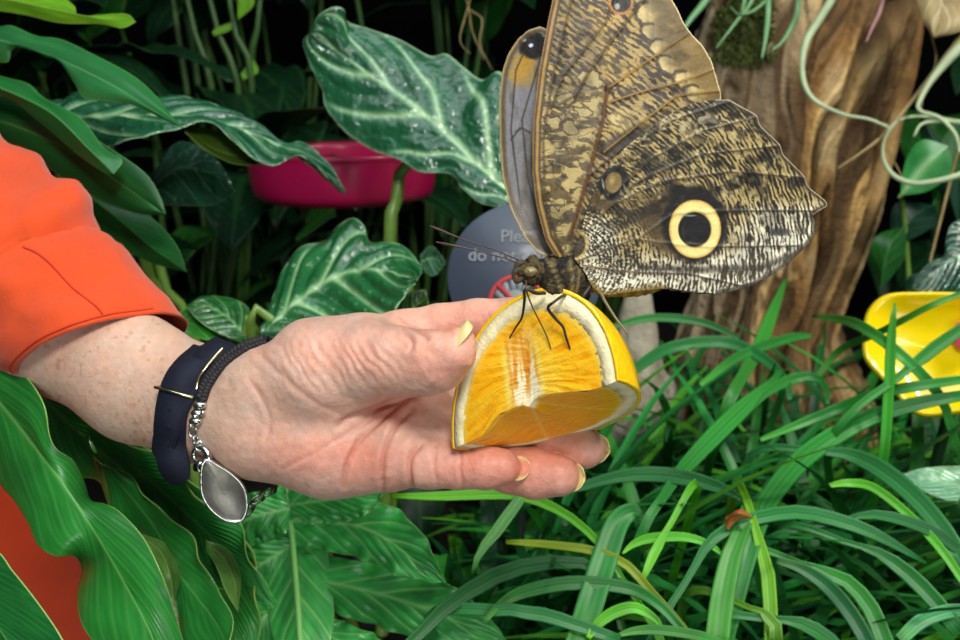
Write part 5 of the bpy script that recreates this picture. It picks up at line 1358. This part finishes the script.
spots = [(300, 250, 1.45), (215, 150, 1.35), (420, 180, 1.5), (600, 230, 1.55), (390, 330, 1.15), (950, 240, 1.5), (150, 270, 1.15), (10, 220, 1.5), (285, 130, 1.75), (470, 130, 1.8)]
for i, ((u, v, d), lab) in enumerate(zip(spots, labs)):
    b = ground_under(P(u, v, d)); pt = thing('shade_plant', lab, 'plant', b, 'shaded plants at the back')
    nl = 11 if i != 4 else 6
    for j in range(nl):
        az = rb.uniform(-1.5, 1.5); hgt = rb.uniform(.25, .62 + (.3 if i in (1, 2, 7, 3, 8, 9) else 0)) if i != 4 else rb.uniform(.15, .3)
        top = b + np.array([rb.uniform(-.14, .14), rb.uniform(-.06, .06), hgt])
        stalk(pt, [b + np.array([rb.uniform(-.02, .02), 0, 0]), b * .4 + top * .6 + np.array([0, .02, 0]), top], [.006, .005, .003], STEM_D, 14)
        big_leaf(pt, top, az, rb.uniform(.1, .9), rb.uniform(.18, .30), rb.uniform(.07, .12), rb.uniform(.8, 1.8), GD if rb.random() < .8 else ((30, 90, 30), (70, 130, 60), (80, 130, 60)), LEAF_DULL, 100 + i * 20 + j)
    if i == 1:
        for (a, c_) in (((200, -40), (240, 120)), ((222, -40), (252, 110)), ((178, -40), (215, 120)), ((262, -20), (250, 90))):
            q = px([(a[0], a[1], 1.2), ((a[0] + c_[0]) / 2, 40, 1.21), (c_[0], c_[1], 1.24)]); stalk(pt, np.vstack([q, b]), [.003, .004, .005, .007], STEM_D)
        for q in ([(240, -20, 1.2), (246, 2, 1.19), (238, 20, 1.18)], [(232, 22, 1.2), (222, 30, 1.2), (214, 36, 1.2)], [(254, 60, 1.22), (250, 72, 1.22), (243, 80, 1.22)]):
            m_ = np.array(q); l = m_.copy(); r = m_.copy(); l[1, 0] -= 8; r[1, 0] += 8
            L(pt, q, l, r, LIME, LEAF, seed=91)
# ------------------------------------------------------------------ lily-turf clumps
GB = [(34, 112, 46), (24, 92, 42), (50, 138, 48), (20, 78, 38), (78, 152, 40), (38, 124, 54)]
def blade_mesh(mb, pts, w, col, n=16, face=None):
    """one blade: keeled strip along pts, w = full width in metres at the stations"""
    p = np.asarray(pts, float); w = np.asarray(w, float) * np.ones(len(p))
    q = spline(np.c_[p, w], n); p, w = q[:, :3], q[:, 3]
    t = unit(np.gradient(p, axis=0))
    f = unit(CAM - p)
    sd = unit(np.cross(t, f)) if face is None else unit(np.tile(face, (n, 1)) - np.sum(t * face, 1, keepdims=True) * t)
    nn = np.cross(sd, t)
    s = np.linspace(-1, 1, 9)
    keel = np.abs(s) * .22
    g = p[:, None] + s[None, :, None] * sd[:, None] * (w / 2)[:, None, None] + keel[None, :, None] * nn[:, None] * (w / 2)[:, None, None]
    col = np.asarray(col, float); T = np.linspace(0, 1, n)
    c = np.tile(col, (n, 9, 1)) * (1 + .13 * np.array([-.8, .7, -.5, .9, -1.2, .8, -.6, .7, -.8]))[None, :, None] * (1 + .1 * n2(np.linspace(0, 6, n), np.full(n, col[0]), 3))[:, None, None]
    c = c + np.array([26, 20, 2]) * (1 - sstep(0, .35, T))[:, None, None]
    mb.grid(g, lin(np.clip(c, 0, 255)).reshape(-1, 3))
rg_ = random.Random(5)
def clump_label(i, u, v): pass
CL = []
cl_spots = [(470, 520, .80), (540, 560, .74), (600, 500, .82), (660, 560, .72), (560, 440, .92), (640, 420, .95), (700, 470, .84), (760, 540, .74), (720, 390, .98), (780, 420, .92), (840, 480, .82), (820, 560, .70),
            (860, 400, .93), (900, 540, .74), (930, 450, .86), (980, 500, .78), (960, 590, .68), (690, 620, .66), (570, 620, .67), (820, 360, 1.02), (1000, 420, .90), (480, 600, .70)]
names = ['below the fingertips', 'at the bottom, just right of the split leaf', 'under the ring finger', 'bottom middle, with the broad upright blade', 'behind the fingertips', 'right of the orange piece', 'in the middle of the lily turf',
         'bottom, under the long arching blade', 'below the hindwing, before the trunk foot', 'before the trunk foot, right half', 'left of the yellow feeder, lower down', 'bottom right, nearest the picture edge', 'right before the yellow feeder, at its left rim',
         'bottom right, beside the pale broad leaf', 'under the yellow feeder', 'right edge, below the feeder', 'bottom right corner', 'bottom edge, in front of the upright blades', 'bottom edge, by the cut blade', 'against the trunk foot', 'right edge, hanging over the feeder', 'bottom, under the hand and beside the lobed leaf']
def allowed(p):
    u, v, d = project(p)
    lim = np.where(u > 655, np.where(u > 850, 312, 292), 372)
    bad = (v < lim) | ((d < .50) & (v < 560)) | (u < 415 - (v - 480) * .0) | ((u < 700) & (v < 500) & (d < .52))
    if (u < 470).any() and ((v < 500) & (u < 520)).any(): return False
    return not (bad & (d > .05)).any()
for i, ((u, v, d), nm) in enumerate(zip(cl_spots, names)):
    b = ground_under(P(u, v, d))
    CL.append((thing('lily_turf_clump', 'grass-like green lily turf clump ' + nm, 'grass plant', b, 'lily turf clumps'), b, []))
def add_blade(k, pts, w, col):
    CL[k][2].append((np.asarray(pts, float), w, col))
# broad blades seen singly: centre line (u, v), width px
def dv(v): return float(np.interp(v, [280, 340, 400, 500, 640], [.96, .86, .74, .60, .53]))
HERO = [([(716, 650), (722, 600), (730, 560), (737, 541)], [24, 23, 20, 17], 3, (52, 140, 66)), ([(575, 655), (590, 605), (604, 560), (617, 524), (632, 511), (642, 514)], [26, 27, 26, 23, 16, 4], 3, (48, 134, 70)),
        ([(690, 575), (712, 540), (747, 521), (794, 512), (834, 519), (875, 534), (926, 563)], [7, 11, 13, 14, 14, 12, 3], 7, (44, 126, 72)), ([(742, 580), (752, 540), (769, 499), (808, 454), (864, 420), (915, 404), (972, 394)], [16, 19, 20, 20, 17, 14, 10], 7, (44, 132, 62)),
        ([(826, 452), (850, 455), (876, 466), (912, 494), (944, 531), (965, 566)], [8, 14, 18, 19, 18, 16], 13, (58, 140, 88)), ([(828, 486), (848, 483), (874, 488), (912, 518), (940, 548), (966, 585)], [4, 8, 9, 9, 9, 8], 13, (86, 176, 52)),
        ([(810, 566), (824, 572), (848, 582), (870, 607), (884, 640), (890, 660)], [6, 12, 15, 17, 18, 18], 11, (56, 138, 66)), ([(776, 561), (800, 568), (826, 585), (848, 610), (866, 640), (874, 665)], [5, 11, 15, 16, 16, 15], 11, (36, 108, 66)),
        ([(392, 496), (440, 496), (487, 494), (524, 496), (565, 514), (596, 540), (620, 575)], [4, 9, 11, 11, 9, 8, 6], 0, (96, 186, 52)), ([(472, 575), (480, 552), (496, 532), (512, 510), (530, 488)], [3, 8, 12, 12, 10], 0, (60, 140, 82)),
        ([(425, 628), (446, 608), (487, 580), (534, 564), (580, 563), (600, 572)], [12, 15, 17, 15, 12, 8], 1, (40, 110, 62)), ([(484, 622), (500, 605), (524, 592), (571, 583), (627, 588), (660, 606), (690, 640)], [4, 9, 13, 14, 13, 10, 8], 1, (44, 126, 62)),
        ([(506, 542), (530, 543), (552, 545), (590, 550), (622, 562), (645, 585)], [4, 7, 8, 9, 9, 9], 3, (128, 158, 40)), ([(503, 610), (522, 612), (545, 615), (580, 626), (620, 640)], [12, 13, 14, 13, 10], 18, (54, 140, 86)),
        ([(622, 554), (634, 544), (652, 538), (684, 537), (708, 544), (724, 556)], [2, 7, 10, 9, 7, 3], 3, (88, 184, 46)), ([(642, 582), (650, 562), (658, 546), (668, 528)], [4, 9, 10, 6], 3, (84, 182, 46)),
        ([(588, 638), (598, 624), (615, 612), (636, 608), (656, 620), (662, 632)], [5, 10, 12, 11, 7, 3], 18, (92, 188, 40)), ([(616, 636), (634, 631), (660, 630), (700, 636), (730, 648)], [3, 8, 10, 10, 8], 17, (56, 140, 56)),
        ([(610, 390), (642, 364), (673, 347), (724, 342), (763, 358), (786, 382), (790, 400)], [8, 11, 12, 12, 11, 8, 4], 5, (48, 126, 78)), ([(668, 490), (684, 468), (718, 432), (745, 406), (766, 386)], [10, 15, 18, 16, 6], 6, (48, 138, 66)),
        ([(752, 406), (770, 390), (790, 380), (814, 376), (826, 388), (828, 404)], [8, 10, 11, 9, 6, 3], 8, (44, 126, 60)), ([(590, 484), (645, 474), (695, 480), (730, 492), (742, 500)], [10, 15, 15, 10, 4], 2, (54, 134, 84)),
        ([(812, 316), (838, 319), (862, 327), (900, 354), (937, 392), (950, 425)], [3, 8, 11, 11, 10, 8], 12, (70, 160, 80)), ([(760, 440), (800, 424), (840, 408), (881, 393), (930, 384), (975, 378)], [4, 9, 11, 11, 10, 8], 10, (50, 144, 66)),
        ([(889, 385), (890, 360), (892, 330), (895, 303)], [10, 10, 8, 2], 12, (56, 150, 46)), ([(905, 372), (920, 360), (940, 344), (975, 320)], [8, 12, 13, 10], 20, (44, 128, 52)), ([(745, 372), (758, 350), (772, 314), (786, 279)], [12, 14, 11, 3], 8, (56, 140, 60)),
        ([(815, 380), (840, 350), (880, 332), (930, 306), (965, 292)], [5, 7, 7, 6, 5], 19, (60, 140, 64)), ([(700, 385), (740, 356), (790, 338), (812, 336)], [5, 10, 9, 3], 8, (50, 140, 66)), ([(600, 330), (650, 318), (700, 322), (740, 338)], [4, 8, 8, 4], 5, (46, 130, 66)),
        ([(770, 600), (768, 575), (762, 552), (758, 536)], [14, 14, 12, 8], 7, (110, 176, 40)), ([(776, 640), (774, 622), (760, 612), (756, 610)], [14, 13, 10, 6], 17, (84, 150, 60)),
        ([(846, 520), (880, 515), (930, 530), (972, 560)], [6, 10, 12, 10], 13, (38, 116, 66)), ([(855, 545), (890, 560), (925, 590), (960, 632)], [6, 14, 17, 16], 16, (40, 116, 60)), ([(900, 640), (920, 622), (945, 612), (972, 610)], [12, 14, 14, 12], 16, (70, 150, 110)),
        ([(780, 620), (805, 625), (830, 640), (850, 665)], [8, 14, 15, 14], 11, (40, 118, 60))]
for pts, w_, k, col in HERO:
    q = np.array(pts, float); d = np.array([min(dv(v), .67 if u > 850 and v < 420 else 9) for u, v in q]); d = np.convolve(np.r_[d[0], d, d[-1]], [.25, .5, .25], 'valid')
    p = P(q[:, 0], q[:, 1], d); ww = list(np.array(w_) * d / F_PX); p = [x for x in p]
    for end in (0, -1):                       # the wide end runs on down to the ground
        if w_[end] >= 6 and 0 < q[end][0] < 956 and q[end][1] < 640:
            e = p[end]; nb = p[1] if end == 0 else p[-2]; t = unit(e - nb)
            bx = CL[k][1]; gr = np.array([e[0] * .6 + bx[0] * .4, max(e[1], bx[1] * .5 + e[1] * .5) + .02, 0.0])
            dl = np.linalg.norm(gr - e); m1 = e + t * .16 * dl + np.array([0, .01, -.02]); mid = (e + t * .14 * dl) * .5 + gr * .5 + np.array([0, .03, 0])
            wm = max(ww[end], .006)
            if end == 0: p = [gr, mid, m1] + p; ww = [.004, wm, wm] + ww
            else: p = p + [m1, mid, gr]; ww = ww + [wm, wm, .004]
    add_blade(k, np.array(p), ww, col)
nh = [len(c[2]) for c in CL]
for i, (t_, b, _) in enumerate(CL):
    want = 62; tries = 0; made = 0
    while made < want and tries < 900:
        tries += 1
        az = rg_.uniform(0, 2 * math.pi); ln = rg_.uniform(.22, .44); w_ = rg_.uniform(.0085, .014); el = rg_.uniform(.75, 1.5); dr = rg_.uniform(.9, 2.5)
        t = np.linspace(0, 1, 8); e = el - dr * t ** 1.4
        dh = np.array([math.cos(az), math.sin(az), 0])
        stp = (np.cos(e)[:, None] * dh + np.sin(e)[:, None] * np.array([0, 0, 1.])) * ln / 7
        p = b + np.array([rg_.uniform(-.035, .035), rg_.uniform(-.035, .035), .0]) + np.vstack([[0, 0, 0], np.cumsum(stp[:-1], 0)])
        if (p[1:, 2] < .0).any() or not allowed(p): continue
        ww = w_ * np.array([.5, .75, .95, 1, 1, .9, .65, .12])
        made += 1
        add_blade(i, p, ww, np.array(rg_.choice(GB)) * rg_.uniform(.8, 1.12))
for i, (t_, b, bl_) in enumerate(CL):
    for p, w_, col in bl_[:nh[i]]:
        mb = MB(); blade_mesh(mb, p, w_, np.array(col) * [1, 1, .84], 44); thicken(mb.build('blade', BLADE, t_, cols=True), .0004)
    for p, w_, col in bl_[nh[i]:]:
        mb = MB(); dh = (p[-1] - p[0]) * [1, 1, 0]; dh = unit(dh + [1e-6, 0, 0]); s_ = np.cross(dh, [0, 0, 1.])
        blade_mesh(mb, p, w_, col, 14, face=s_)
        mb.build('blade', BLADE, t_, cols=True)
